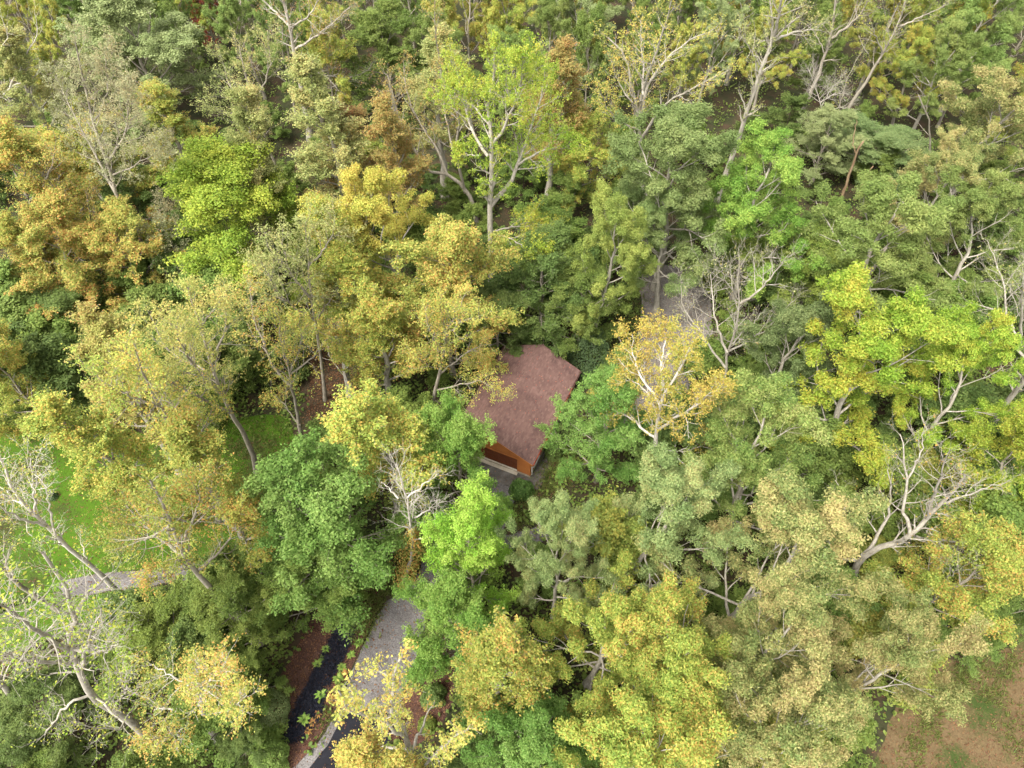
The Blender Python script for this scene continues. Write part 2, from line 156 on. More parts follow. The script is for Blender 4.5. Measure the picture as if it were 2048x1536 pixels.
 ('dead_tree', 'orange', 'bleach', -9.53, 25.18, [([[0.0, 0.0, 0.0], [1.66, 0.24, 8.12], [1.9, 0.13, 12.33], [1.99, -0.17, 16.9], [1.95, -0.22, 20.35]], 0.17), ([[1.47, -0.17, 15.5], [0.38, 0.57, 16.66]], 0.07), ([[2.13, -0.17, 15.65], [4.35, 1.25, 16.62]], 0.08), ([[2.22, 0.13, 12.1], [3.29, 1.02, 11.78], [4.42, 1.9, 11.34]], 0.08), ([[1.84, 0.24, 8.3], [2.77, -0.09, 9.07], [3.8, -0.67, 12.84], [4.06, -1.26, 16.68]], 0.07)], (5, 4, 0, 0.2), 'small bleached dead tree beside the gravel drive'),
 ('bare_tree', 'yellowgreen', 'pale', -27.94, 12.61, [([[0.0, 0.0, 0.0], [0.26, 0.24, 3.34], [0.68, 0.13, 8.15], [1.62, -0.17, 12.96], [2.94, -0.22, 17.1], [3.7, 0.05, 19.92], [3.83, 0.25, 20.74], [6.54, 0.08, 25.82], [7.74, -0.21, 28.87], [9.04, -0.19, 31.81], [8.69, 0.11, 32.91]], 0.31), ([[6.48, 0.08, 25.68], [6.56, 1.15, 25.46], [6.75, 2.25, 25.05], [6.95, 3.14, 24.31]], 0.12), ([[3.71, -0.22, 18.79], [8.74, -1.37, 27.61], [12.13, -2.31, 33.24]], 0.12), ([[3.77, 0.25, 20.33], [7.83, -1.16, 24.54], [10.65, -2.05, 28.48]], 0.12), ([[3.43, 0.25, 19.91], [7.0, -1.67, 28.23], [10.54, -3.41, 35.2], [13.41, -4.98, 40.44]], 0.15), ([[3.24, 0.05, 18.78], [3.63, -0.95, 22.29], [4.16, -1.74, 25.06], [5.98, -2.33, 28.96]], 0.12), ([[1.51, -0.17, 13.07], [1.05, -0.63, 13.69], [-0.56, -1.45, 12.3], [-1.77, -1.97, 10.74]], 0.1), ([[0.68, 0.13, 8.15], [6.27, -1.05, 18.39], [7.95, -1.75, 23.06]], 0.08), ([[1.56, -0.17, 12.5], [3.62, -1.5, 12.54], [4.69, -3.29, 19.13]], 0.08)], (5.5, 4, 4, 0.17, 1.9), 'pale white limbed sycamore with thin yellow green leaves'),
 ('bare_tree', 'goldgreen', 'bleach', -32.2, 22.62, [([[0.0, 0.0, 0.0], [-0.17, 0.24, 1.53], [0.16, 0.13, 7.72], [0.57, -0.17, 13.16], [0.64, -0.22, 16.39], [0.47, 0.05, 18.93], [0.96, 0.25, 21.75], [2.12, 0.08, 25.02]], 0.26), ([[0.24, 0.13, 9.72], [0.22, 1.26, 12.08]], 0.07), ([[0.64, -0.22, 16.39], [1.36, -1.47, 19.96], [2.6, -2.64, 23.7]], 0.12), ([[0.33, 0.05, 17.43], [4.88, -1.7, 24.9], [8.0, -3.09, 29.9]], 0.1), ([[0.65, -0.22, 15.2], [1.41, 0.52, 17.96], [1.75, 1.17, 20.09]], 0.1), ([[0.47, 0.05, 18.93], [-0.79, 0.68, 18.33], [-2.97, 2.33, 18.14]], 0.08)], (4.5, 4, 5, 0.18, 1.9), 'leaning pale tree with bare twigs over the lawn and gravel path'),
 ('bare_tree', 'goldgreen', 'grey', -38.91, 22.76, [([[0.0, 0.0, 0.0], [-0.46, 0.24, 1.63], [-0.71, 0.13, 5.07], [0.16, -0.17, 9.3], [1.19, -0.22, 14.79]], 0.24), ([[-0.77, 0.13, 5.77], [-1.4, 1.75, 7.35], [-1.22, 3.13, 8.93]], 0.1)], (5, 4, 4, 0.19), 'leaning grey trunk crossing the end of the gravel path'),
 ('tulip_tree', 'orangegreen', 'grey', -21.82, 20.49, [([[0.0, 0.0, 0.0], [-0.24, 0.24, 5.25], [-0.26, 0.13, 11.15], [0.26, -0.17, 16.51], [1.11, -0.22, 21.96], [1.56, 0.05, 25.54]], 0.3), ([[0.21, -0.17, 15.74], [-3.69, 2.61, 14.43], [-6.23, 4.69, 14.26]], 0.14), ([[0.35, -0.17, 17.47], [1.79, 0.72, 19.54], [2.82, 1.86, 22.52]], 0.13), ([[0.93, -0.22, 20.68], [-4.02, 1.73, 14.66], [-7.03, 3.05, 12.37]], 0.11), ([[-0.19, 0.13, 12.89], [1.03, 2.41, 12.49], [1.91, 4.37, 13.35]], 0.12), ([[0.21, -0.17, 14.8], [-0.79, -1.15, 15.41], [-1.48, -2.16, 16.97]], 0.1)], (8, 6, 15, 0.19), 'yellow and orange tree on a bare leaning grey trunk'),
 ('tulip_tree', 'orangegold', 'bleach', -22.94, 12.68, [([[0.0, 0.0, 0.0], [0.41, 0.24, 2.57], [1.73, 0.13, 7.99], [4.99, -0.17, 18.39]], 0.3), ([[1.73, 0.13, 7.99], [-3.24, 1.58, 2.4], [-6.44, 2.43, -1.03], [-9.36, 3.49, -2.48], [-9.13, 4.7, 0.9]], 0.12), ([[1.52, 0.13, 6.66], [5.53, -1.05, 13.01], [8.72, -2.03, 19.79]], 0.1), ([[-0.03, 0.0, 0.5], [0.5, 1.51, -2.22], [0.84, 2.57, -5.16]], 0.1), ([[-0.11, 0.24, 1.01], [0.18, -1.38, 7.72], [0.73, -2.79, 12.95]], 0.12), ([[3.14, 0.13, 12.8], [-0.31, 1.88, 9.91], [-2.76, 3.09, 8.13]], 0.1), ([[2.62, 0.13, 11.08], [6.62, -0.91, 19.51], [8.43, -1.45, 23.05]], 0.09)], (8, 5, 10, 0.19, 1.9), 'bright orange gold tree with bleached hooked limbs beside the mulch bed'),
 ('bare_tree', 'goldgreen', 'pale', -37.03, 14.04, [([[0.0, 0.0, 0.0], [0.71, 0.24, 4.52], [2.14, 0.13, 9.45], [4.32, -0.17, 16.29]], 0.3)], (4, 3, 4, 0.2), 'thick leaning trunk slanting past the foot of the sycamore'),
 ('tulip_tree', 'goldorange', 'pale', -7.05, 9.71, [([[0.0, 0.0, 0.0], [0.53, 0.24, 9.86], [0.84, 0.13, 20.04], [1.78, -0.17, 27.04], [2.13, -0.22, 28.84], [2.51, 0.05, 29.81]], 0.26), ([[1.78, -0.17, 27.04], [0.13, 0.9, 24.07]], 0.06), ([[1.08, 0.13, 21.5], [1.61, -0.12, 22.94], [2.16, -0.4, 24.7]], 0.05), ([[0.53, 0.24, 9.86], [-4.24, 2.24, 1.85], [-7.87, 3.3, -6.13], [-10.22, 4.07, -9.01]], 0.12), ([[0.69, 0.24, 12.64], [0.81, -1.66, 26.49], [0.87, -2.47, 30.72], [1.26, -3.0, 34.14], [1.69, -3.47, 36.99]], 0.12), ([[0.59, 0.24, 9.86], [1.27, 2.2, 9.13], [1.82, 3.52, 8.88]], 0.12), ([[0.51, 0.24, 5.12], [-3.41, 1.68, -2.82], [-7.5, 2.85, -11.49]], 0.1), ([[0.51, 0.24, 3.37], [4.02, -1.7, 21.9], [5.41, -2.85, 29.91]], 0.12), ([[0.67, 0.24, 13.3], [-0.99, 1.63, 11.53], [-1.73, 2.77, 11.75]], 0.1)], (4, 3, 9, 0.18, 0.9), 'thin gold leaved tree with white twigs over the black asphalt'),
 ('tulip_tree', 'orangegold', 'grey', -20.92, 39.85, [([[0.0, 0.0, 0.0], [-0.05, 0.24, 1.7], [1.04, 0.13, 9.45], [1.35, -0.17, 11.95], [1.63, -0.22, 15.44], [2.11, 0.05, 18.17]], 0.2), ([[1.26, -0.17, 11.4], [3.67, 1.3, 12.66], [5.03, 2.43, 14.42]], 0.1), ([[0.99, 0.13, 9.23], [-0.44, 0.91, 11.48], [-0.83, 1.66, 14.23], [-1.03, 2.35, 16.68], [-0.62, 3.19, 19.63]], 0.13), ([[0.19, 0.24, 3.16], [-1.46, 1.59, 5.42], [-2.34, 2.19, 6.23]], 0.09), ([[1.39, -0.17, 11.75], [2.73, 0.71, 14.39], [3.13, 1.46, 16.7]], 0.08)], (8, 6, 12, 0.19), 'thin orange tan tree above the brown mulch slope'),
 ('tulip_tree', 'tangreen', 'grey', -19.84, 45.56, [([[0.0, 0.0, 0.0], [0.66, 0.24, 4.38], [1.41, 0.13, 10.82], [2.01, -0.17, 15.62], [2.65, -0.22, 19.65], [3.36, 0.05, 23.73]], 0.2), ([[2.0, -0.17, 15.0], [1.33, -1.27, 19.59], [1.89, -2.33, 24.18]], 0.12), ([[2.64, -0.22, 19.2], [4.6, 0.88, 20.99], [5.26, 1.73, 22.91]], 0.1), ([[1.45, 0.13, 12.11], [0.24, -1.72, 16.54], [0.5, -4.19, 23.28]], 0.11), ([[1.4, 0.13, 11.43], [3.19, 0.87, 13.97], [4.74, 1.41, 15.33]], 0.09)], (8, 6, 14, 0.19), 'tan green feathery tree with a straight slim trunk beside the lime green tree'),
 ('bare_tree', 'tangreen', 'bleach', -16.92, 45.56, [([[0.0, 0.0, 0.0], [0.03, 0.24, 4.7], [0.58, 0.13, 8.62], [1.07, -0.17, 11.75]], 0.09), ([[0.03, 0.24, 4.7], [2.34, 1.31, 7.29], [3.15, 1.93, 9.16]], 0.06), ([[-0.01, 0.24, 3.08], [-1.64, 1.84, 5.17], [-1.59, 3.42, 7.94]], 0.06)], (6, 4, 1, 0.18), 'small bare pink grey tree on the brown mulch slope'),
 ('tulip_tree', 'yellowtan', 'grey', -24.81, 35.77, [([[0.0, 0.0, 0.0], [0.7, 0.24, 4.19], [1.0, 0.13, 7.79], [0.92, -0.17, 11.73], [1.14, -0.22, 14.6], [1.33, 0.05, 17.96], [1.79, 0.25, 21.71], [2.34, 0.08, 25.67]], 0.27), ([[1.07, -0.22, 13.86], [1.38, -2.23, 20.65], [2.77, -3.84, 26.06]], 0.15), ([[0.9, -0.17, 11.37], [0.09, -2.7, 17.7], [0.0, -4.73, 22.52], [0.43, -6.43, 26.54]], 0.15), ([[1.33, 0.05, 17.96], [2.88, 1.24, 20.11], [3.36, 2.47, 22.61]], 0.12), ([[1.3, -0.22, 16.46], [-3.14, 2.29, 17.2], [-4.02, 3.74, 19.16]], 0.13), ([[1.79, 0.25, 21.71], [3.74, -0.29, 23.84], [4.58, -0.58, 25.11]], 0.08)], (8, 6, 15, 0.19), 'yellow tan feathery tree leaning over the lawn shade'),
 ('tulip_tree', 'goldgreen', 'grey', -27.36, 31.44, [([[0.0, 0.0, 0.0], [0.15, 0.24, 4.79], [0.59, 0.13, 8.99], [1.46, -0.17, 12.34], [2.36, -0.22, 17.03], [2.23, 0.05, 20.29]], 0.25), ([[1.3, -0.17, 11.46], [1.84, -0.78, 14.45], [3.13, -2.19, 20.73], [4.01, -3.05, 24.21], [5.6, -4.39, 29.15]], 0.16), ([[1.41, -0.17, 12.19], [2.89, 1.23, 13.67], [3.9, 2.48, 15.32]], 0.1), ([[3.13, -2.19, 20.73], [2.61, -3.73, 24.03], [2.82, -4.93, 27.05]], 0.1)], (9, 6, 14, 0.19), 'pale yellow tree with two slanting grey trunks over the lawn'),
 ('tulip_tree', 'sagegrey', 'grey', -43.15, 60.52, [([[0.0, 0.0, 0.0], [2.16, 0.24, 7.82], [2.8, 0.13, 10.77], [2.73, -0.17, 14.57], [3.38, -0.22, 18.78], [3.87, 0.05, 22.94], [4.76, 0.25, 27.25], [5.91, 0.08, 30.9]], 0.28), ([[2.73, -0.17, 14.45], [-0.47, 4.53, 21.19], [-1.81, 6.76, 24.26]], 0.15), ([[3.38, -0.22, 18.78], [7.89, -1.4, 23.83], [10.33, -2.45, 28.26]], 0.15), ([[2.86, 0.13, 10.77], [5.44, 1.41, 12.08], [6.86, 2.12, 12.85]], 0.09), ([[2.9, 0.13, 10.08], [6.2, -1.14, 11.33], [7.97, -3.14, 8.93]], 0.08), ([[3.37, -0.22, 17.63], [7.84, -1.13, 19.96], [10.74, -1.77, 22.0]], 0.1), ([[3.87, 0.05, 22.94], [5.66, 1.77, 25.46], [5.97, 3.38, 27.95]], 0.1)], (9, 6, 22, 0.18), 'pale sage sparse corner tree with many upright grey limbs'),
 ('tulip_tree', 'tangreen', 'grey', -29.7, 75.45, [([[0.0, 0.0, 0.0], [0.65, 0.24, 6.37], [0.31, 0.13, 11.52], [0.59, -0.17, 15.09], [0.47, -0.22, 18.82], [0.56, 0.05, 23.21]], 0.22), ([[0.57, -0.17, 13.95], [-2.44, 2.07, 16.41], [-3.64, 4.42, 19.94]], 0.12), ([[0.49, -0.17, 16.76], [2.77, 1.51, 20.27], [3.03, 2.97, 23.43]], 0.12), ([[0.32, 0.13, 11.12], [-1.12, -1.97, 15.67], [-3.04, -3.86, 18.59]], 0.1)], (8, 6, 12, 0.18), 'slim tan green tree with a straight grey stem behind the lime tree'),
 ('tulip_tree', 'rusttan', 'pale', -30.02, 94.06, [([[0.0, 0.0, 0.0], [0.58, 0.24, 9.9], [0.76, 0.13, 13.71], [1.11, -0.17, 16.8], [1.01, -0.22, 19.99], [1.06, 0.05, 22.82]], 0.45), ([[1.09, -0.17, 16.73], [-2.14, 1.83, 19.11], [-3.66, 2.91, 20.5]], 0.18), ([[0.83, 0.13, 13.44], [5.3, -1.03, 16.3], [9.86, -2.38, 20.02]], 0.18), ([[1.11, -0.17, 16.54], [4.39, -1.33, 18.64], [6.63, -2.66, 22.19]], 0.16), ([[0.63, 0.13, 12.07], [3.84, 1.65, 9.15], [8.39, 3.24, 8.31], [11.41, 4.52, 10.55]], 0.14), ([[0.47, 0.13, 11.37], [3.62, 1.58, 11.33], [7.05, 3.24, 12.59]], 0.1)], (6, 5, 5, 0.2), 'massive whitish forked trunk with thin rusty leaves'),
 ('dead_tree', 'none', 'bleach', -77.55, 87.77, [([[0.0, 0.0, 0.0], [7.57, 0.24, 8.37], [9.88, 0.13, 10.01], [12.92, -0.17, 12.05], [16.22, -0.22, 13.22], [18.08, 0.05, 15.18]], 0.22), ([[12.32, -0.17, 11.78], [15.54, -0.84, 14.67], [18.46, -1.52, 17.61], [20.73, -2.03, 19.55], [22.18, -2.74, 22.53]], 0.13), ([[8.82, 0.13, 9.3], [10.71, 1.62, 7.85]], 0.06), ([[6.05, 0.24, 6.9], [15.25, -2.6, 17.89], [18.18, -3.35, 20.05], [19.02, -4.22, 22.74]], 0.11)], (4, 3, 0, 0.2), 'bare bleached limbs reaching from the corner of the wood'),
 ('tulip_tree', 'orange', 'grey', -51.25, 63.09, [([[0.0, 0.0, 0.0], [0.55, 0.24, 4.63], [-1.24, 0.13, 9.17], [-0.5, -0.17, 13.54], [-0.04, -0.22, 17.32], [-0.07, 0.05, 19.72]], 0.25), ([[0.67, 0.24, 4.4], [3.83, -0.34, 7.36], [5.74, -1.09, 11.7], [7.12, -1.72, 15.05]], 0.12), ([[-1.24, 0.13, 9.17], [-3.61, -0.84, 6.25], [-6.0, -1.61, 5.43]], 0.1), ([[-0.5, -0.17, 12.64], [5.0, -2.07, 17.71], [7.9, -3.42, 21.4]], 0.12), ([[-0.35, 0.24, 6.79], [1.6, -0.69, 11.06], [5.03, -1.68, 15.03]], 0.1)], (7, 5, 7, 0.19), 'orange leaved tree with a crooked slanting grey trunk'),
 ('bare_tree', 'tangreen', 'pale', 45.31, 38.65, [([[0.0, 0.0, 0.0], [-0.03, 0.24, 3.44], [-0.66, 0.13, 11.74], [-2.16, -0.17, 18.52]], 0.4), ([[-0.89, 0.13, 14.17], [-1.4, 0.96, 13.71], [-2.39, 2.78, 15.4], [-3.48, 4.12, 16.09], [-5.03, 6.06, 15.42]], 0.15), ([[-2.46, 2.78, 15.52], [-3.33, 3.58, 16.34], [-3.62, 4.58, 17.73], [-5.1, 6.53, 20.17], [-5.8, 7.44, 21.27]], 0.1), ([[-2.72, 0.96, 15.45], [-6.81, -0.36, 22.04], [-9.99, -1.53, 27.05]], 0.14)], (6, 5, 1.5, 0.18), 'thick slanting trunk with bare lichen grey limbs beside the yellow green oaks'),
]
FILL = [
 (13.15, 72.24, 6.2, 2.78, False),
 (19.22, 80.11, 3.6, 1.65, False),
 (64.45, 97.44, 13.7, 3.49, True),
 (25.42, 100.86, 14.1, 3.02, True),
 (30.86, 81.72, 4.7, 2.25, False),
 (-48.8, 72.94, 6.5, 3.37, False),
 (45.72, 127.31, 15.2, 3.37, True),
 (-21.91, 116.81, 18.9, 3.62, True),
 (76.41, 144.04, 13.0, 3.34, True),
 (-6.6, 137.26, 19.9, 3.64, True),
 (28.48, 18.37, 9.4, 3.95, False),
 (-70.91, 121.18, 16.9, 3.72, True),
 (31.62, 26.6, 4.8, 2.11, False),
 (66.75, 145.87, 15.1, 4.42, True),
 (31.2, 129.32, 13.7, 4.58, True),
 (-37.63, 117.72, 15.1, 3.12, True),
 (18.2, 20.8, 5.7, 2.65, False),
 (-10.29, 60.78, 10.7, 4.8, False),
 (69.92, 137.0, 14.7, 3.3, True),
 (22.78, 133.27, 16.0, 3.17, True),
 (45.01, 41.85, 5.8, 2.87, False),
 (-45.44, 92.7, 3.6, 1.74, False),
 (18.58, 106.15, 14.0, 3.06, True),
 (50.71, 76.48, 4.1, 2.14, False),
 (10.14, 18.69, 9.2, 4.63, False),
 (44.81, 112.67, 18.6, 4.46, True),
 (40.73, 57.96, 10.3, 5.17, False),
 (63.92, 67.24, 6.0, 2.77, False),
 (-25.89, 96.74, 17.1, 3.97, True),
 (22.28, 12.23, 7.4, 3.04, False),
 (-0.6, 107.16, 17.3, 4.47, True),
 (39.19, 50.75, 5.4, 2.19, False),
 (35.2, 136.61, 16.1, 4.43, True),
 (91.13, 122.45, 19.2, 3.62, True),
 (-40.37, 90.8, 3.5, 1.56, False),
 (76.72, 126.87, 18.0, 4.52, True),
 (-1.35, 96.85, 15.2, 4.34, True),
 (-57.77, 125.81, 14.0, 3.08, True),
 (-11.77, 97.34, 17.4, 4.05, True),
 (-66.14, 105.2, 16.3, 3.29, True),
 (-33.94, 46.67, 8.9, 4.02, False),
 (56.37, 95.25, 15.8, 4.27, True),
 (-90.81, 136.69, 19.5, 4.16, True),
 (70.04, 110.51, 17.5, 4.15, True),
 (63.97, 84.25, 4.1, 2.09, False),
 (-33.33, 129.52, 13.6, 3.71, True),
 (59.01, 86.14, 4.7, 1.81, False),
 (49.18, 81.35, 5.9, 2.83, False),
 (-1.63, 142.3, 19.6, 3.14, True),
 (5.01, 98.72, 18.9, 3.9, True),
 (-26.13, 52.26, 9.9, 5.02, False),
 (5.33, 145.52, 17.0, 3.32, True),
 (0.7, 84.1, 5.1, 1.96, False),
 (-1.97, 87.93, 5.4, 2.11, False),
 (-18.97, 84.5, 6.3, 3.23, False),
 (25.94, 35.19, 10.5, 4.17, False),
 (-39.14, 105.56, 15.5, 3.99, True),
 (2.3, 25.44, 5.8, 2.35, False),
 (-13.91, 83.31, 4.3, 1.89, False),
 (-80.53, 134.03, 14.7, 4.16, True),
 (-17.24, 126.17, 18.5, 3.2, True),
 (40.75, 65.19, 4.1, 1.68, False),
 (-84.61, 145.51, 16.5, 4.21, True),
 (40.85, 79.4, 3.7, 1.43, False),
 (58.24, 73.61, 4.1, 1.85, False),
 (61.16, 113.71, 18.7, 3.65, True),
 (83.57, 135.31, 17.9, 4.23, True),
 (-6.86, 56.52, 4.1, 1.75, False),
 (-24.29, 83.7, 6.5, 3.05, False),
 (57.58, 107.58, 19.9, 3.04, True),
 (-17.45, 142.23, 16.7, 3.96, True),
 (-47.13, 59.91, 8.6, 3.94, False),
 (47.65, 48.26, 6.1, 2.32, False),
 (-4.93, 68.99, 6.4, 2.65, False),
 (-6.96, 110.63, 19.9, 4.31, True),
 (36.94, 70.89, 4.6, 1.91, False),
 (-17.7, 90.68, 5.7, 2.6, False),
 (-57.55, 112.27, 13.8, 4.43, True),
 (27.49, 119.37, 15.5, 3.43, True),
 (-68.24, 114.98, 14.7, 4.57, True),
 (-4.72, 60.99, 5.5, 2.34, False),
 (-53.22, 68.26, 5.8, 2.52, False),
 (-28.76, 68.73, 3.3, 1.68, False),
 (35.66, 38.28, 4.6, 1.93, False),
 (49.71, 58.81, 6.6, 2.6, False),
 (-30.07, 59.91, 6.8, 2.94, False),
 (14.04, 35.68, 9.6, 4.37, False),
 (13.81, 126.77, 14.2, 4.21, True),
 (-48.08, 133.09, 13.2, 3.83, True),
 (14.84, 85.27, 6.4, 3.01, False),
 (-56.0, 100.16, 14.5, 4.22, True),
 (58.24, 82.06, 4.4, 1.87, False),
 (37.93, 145.49, 16.5, 3.86, True),
 (36.68, 125.32, 19.0, 4.29, True),
 (85.5, 126.4, 19.7, 4.02, True),
 (-16.51, 37.02, 6.0, 3.12, False),
 (-34.74, 137.82, 16.8, 4.53, True),
 (-61.38, 76.53, 3.2, 1.63, False),
 (-52.93, 53.7, 10.1, 4.56, False),
 (-6.89, 76.17, 6.3, 2.93, False),
 (5.65, 85.16, 3.6, 1.76, False),
 (-41.64, 52.22, 4.5, 1.92, False),
 (47.33, 74.35, 4.3, 2.03, False),
 (-23.27, 23.02, 7.2, 3.73, False),
 (8.75, 61.39, 6.1, 2.6, False),
 (36.67, 63.69, 5.8, 2.36, False),
 (45.82, 104.23, 14.3, 3.64, True),
 (20.4, 126.84, 13.6, 3.36, True),
 (63.48, 80.33, 5.9, 2.74, False),
 (10.62, 136.23, 15.5, 3.8, True),
 (46.95, 28.13, 10.9, 4.93, False),
 (-66.46, 97.05, 13.6, 3.39, True),
 (43.36, 89.86, 4.2, 2.12, False),
 (-7.03, 36.33, 5.0, 2.17, False),
 (-71.79, 88.87, 4.8, 2.01, False),
 (-36.94, 88.66, 5.2, 2.02, False),
 (-78.16, 103.28, 19.7, 3.96, True),
 (-19.49, 74.73, 5.2, 2.47, False),
 (-22.72, 79.37, 3.2, 1.52, False),
 (-57.39, 82.72, 4.1, 1.77, False),
 (80.63, 102.53, 15.9, 4.29, True),
 (8.27, 25.58, 10.7, 4.05, False),
 (-66.99, 135.35, 18.9, 3.57, True),
 (6.23, 70.53, 4.9, 1.88, False),
 (-70.42, 78.99, 4.9, 2.33, False),
 (34.82, 59.07, 9.5, 4.29, False),
 (47.24, 92.75, 5.0, 2.51, False),
 (-0.86, 10.53, 7.0, 3.11, False),
 (9.51, 88.78, 5.8, 2.39, False),
 (41.95, 30.69, 9.8, 4.81, False),
 (-100.73, 145.82, 16.4, 4.22, True),
 (51.49, 116.39, 14.6, 3.41, True),
 (-35.85, 59.69, 10.9, 5.06, False),
 (-21.33, 13.63, 8.5, 3.32, False),
 (61.9, 62.12, 5.5, 2.36, False),
 (-30.18, 106.17, 14.9, 3.03, True),
 (-50.9, 109.56, 15.5, 3.25, True),
 (59.56, 54.19, 7.6, 2.96, False),
 (-57.57, 63.94, 4.3, 1.72, False),
 (67.93, 88.36, 6.4, 2.71, False),
 (41.63, 38.7, 8.7, 4.45, False),
 (-23.66, 68.73, 3.2, 1.39, False),
 (-0.98, 15.76, 8.1, 3.61, False),
 (59.72, 141.82, 17.4, 3.99, True),
 (-18.57, 66.36, 4.0, 1.97, False),
 (-25.99, 132.92, 19.4, 3.06, True),
 (27.37, 85.83, 5.0, 2.46, False),
 (-36.63, 145.57, 15.4, 4.42, True),
 (47.51, 52.5, 8.9, 4.22, False),
 (14.04, 77.67, 4.3, 1.8, False),
 (7.48, 114.35, 14.7, 3.4, True),
 (66.27, 126.0, 13.9, 3.6, True),
 (10.11, 106.55, 18.6, 3.24, True),
 (-54.7, 140.56, 16.4, 3.19, True),
 (-52.89, 59.95, 4.4, 1.7, False),
 (55.78, 58.97, 6.2, 2.79, False),
 (68.22, 82.87, 5.8, 2.79, False),
 (58.9, 125.53, 19.9, 3.16, True),
 (-60.01, 89.91, 4.4, 1.88, False),
 (-39.27, 65.28, 7.8, 3.98, False),
 (38.99, 46.82, 10.6, 4.52, False),
 (-76.58, 140.29, 16.3, 4.59, True),
 (31.62, 47.71, 4.5, 2.07, False),
 (-2.03, 119.77, 14.7, 4.28, True),
 (-40.63, 56.22, 8.4, 3.52, False),
 (24.21, 141.63, 15.5, 3.31, True),
 (-9.51, 66.08, 4.8, 2.44, False),
 (44.8, 57.18, 5.6, 2.6, False),
 (-9.92, 104.09, 19.5, 3.62, True),
 (22.28, 113.55, 16.1, 3.1, True),
 (-48.12, 67.51, 4.5, 2.33, False),
 (-30.01, 20.55, 6.6, 3.19, False),
 (-30.42, 74.62, 4.6, 1.96, False),
 (32.77, 31.69, 8.4, 4.05, False),
 (87.08, 142.12, 13.2, 3.56, True),
 (-45.33, 80.73, 5.7, 2.37, False),
 (-10.63, 38.9, 7.9, 3.51, False),
 (-87.04, 128.81, 19.0, 3.25, True),
 (14.94, 142.4, 16.5, 4.45, True),
 (-44.14, 64.01, 9.2, 3.82, False),
 (-15.56, 60.24, 7.3, 3.16, False),
 (-40.83, 60.81, 7.4, 3.05, False),
 (-50.57, 43.78, 9.6, 4.21, False),
 (18.88, 31.64, 5.4, 2.32, False),
 (4.39, 91.98, 4.4, 2.01, False),
 (-53.45, 89.65, 3.2, 1.6, False),
 (-87.49, 114.94, 15.1, 4.36, True),
 (-61.93, 119.34, 14.4, 3.86, True),
 (-3.33, 26.68, 5.9, 2.48, False),
 (-52.83, 118.08, 13.4, 4.5, True),
 (-96.48, 131.84, 17.7, 3.11, True),
 (15.6, 12.21, 10.9, 5.18, False),
 (-69.39, 82.83, 4.8, 2.08, False),
 (93.57, 142.89, 19.0, 4.5, True),
 (18.84, 45.24, 7.7, 3.28, False),
 (33.96, 41.83, 5.8, 2.64, False),
 (-37.49, 50.81, 9.1, 4.31, False),
 (39.21, 27.27, 10.2, 4.9, False),
 (-10.17, 142.8, 15.6, 3.19, True),
 (-45.23, 88.72, 5.8, 2.98, False),
 (22.68, 73.28, 6.0, 2.65, False),
 (33.62, 78.88, 4.6, 1.88, False),
 (-31.55, 53.03, 10.2, 4.7, False),
 (8.83, 67.21, 4.6, 1.97, False),
 (-47.51, 142.54, 13.7, 4.1, True),
 (-16.24, 79.56, 4.9, 2.53, False),
 (-34.65, 79.43, 3.7, 1.51, False),
 (65.43, 105.29, 18.0, 4.3, True),
 (-41.66, 131.73, 14.3, 4.11, True),
 (-5.93, 84.03, 5.6, 2.33, False),
 (5.92, 58.45, 10.6, 5.0, False),
 (11.28, 29.35, 5.9, 2.84, False),
 (53.73, 89.39, 4.4, 2.08, False),
 (-23.98, 18.35, 7.3, 2.87, False),
 (-40.58, 72.33, 5.2, 2.27, False),
 (37.13, 101.12, 16.0, 4.05, True),
 (18.26, 16.49, 9.7, 4.85, False),
 (-8.72, 94.03, 4.9, 2.52, False),
 (95.38, 131.91, 14.7, 3.28, True),
 (24.04, 88.94, 6.5, 2.65, False),
 (26.33, 39.63, 5.1, 2.6, False),
 (-13.19, 56.46, 7.0, 3.48, False),
 (-6.8, 128.14, 16.6, 3.5, True),
 (55.89, 133.97, 17.4, 4.06, True),
 (3.7, 130.4, 19.9, 3.12, True),
 (28.95, 90.04, 3.1, 1.26, False),
 (-25.77, 87.97, 5.9, 2.44, False),
 (49.42, 34.93, 4.5, 2.28, False),
 (30.88, 36.48, 5.2, 2.09, False),
 (-45.58, 48.4, 9.3, 4.53, False),
 (80.5, 113.15, 15.5, 3.97, True),
 (-21.19, 28.41, 7.9, 3.17, False),
 (-29.57, 45.28, 8.9, 3.6, False),
 (-66.29, 128.58, 16.9, 3.54, True),
 (-37.79, 8.28, 5.9, 3.07, False),
 (71.32, 93.69, 4.2, 1.67, False),
 (40.05, 94.19, 6.5, 3.18, False),
 (-9.75, 49.19, 7.5, 3.71, False),
 (24.92, 92.9, 5.7, 2.65, False),
 (32.64, 65.76, 6.6, 2.9, False),
 (71.55, 120.01, 13.6, 3.23, True),
 (-65.28, 81.92, 4.6, 1.92, False),
 (-9.49, 70.06, 4.6, 2.0, False),
 (40.76, 72.62, 5.5, 2.34, False),
 (49.28, 40.77, 9.5, 3.73, False),
 (-83.33, 122.26, 15.1, 3.71, True),
 (12.42, 119.52, 16.5, 3.55, True),
 (31.53, 73.29, 5.1, 2.2, False),
 (-50.31, 80.33, 4.8, 2.29, False),
 (30.64, 54.05, 5.0, 2.59, False),
 (49.18, 135.81, 18.6, 3.74, True),
 (50.99, 94.47, 5.1, 2.21, False),
 (23.57, 50.96, 6.2, 2.95, False),
 (25.54, 69.54, 5.3, 2.09, False),
 (11.72, 47.96, 4.6, 2.21, False),
 (-64.11, 141.74, 13.0, 3.2, True),
 (25.69, 46.57, 4.4, 2.11, False),
 (-56.78, 94.68, 3.4, 1.64, False),
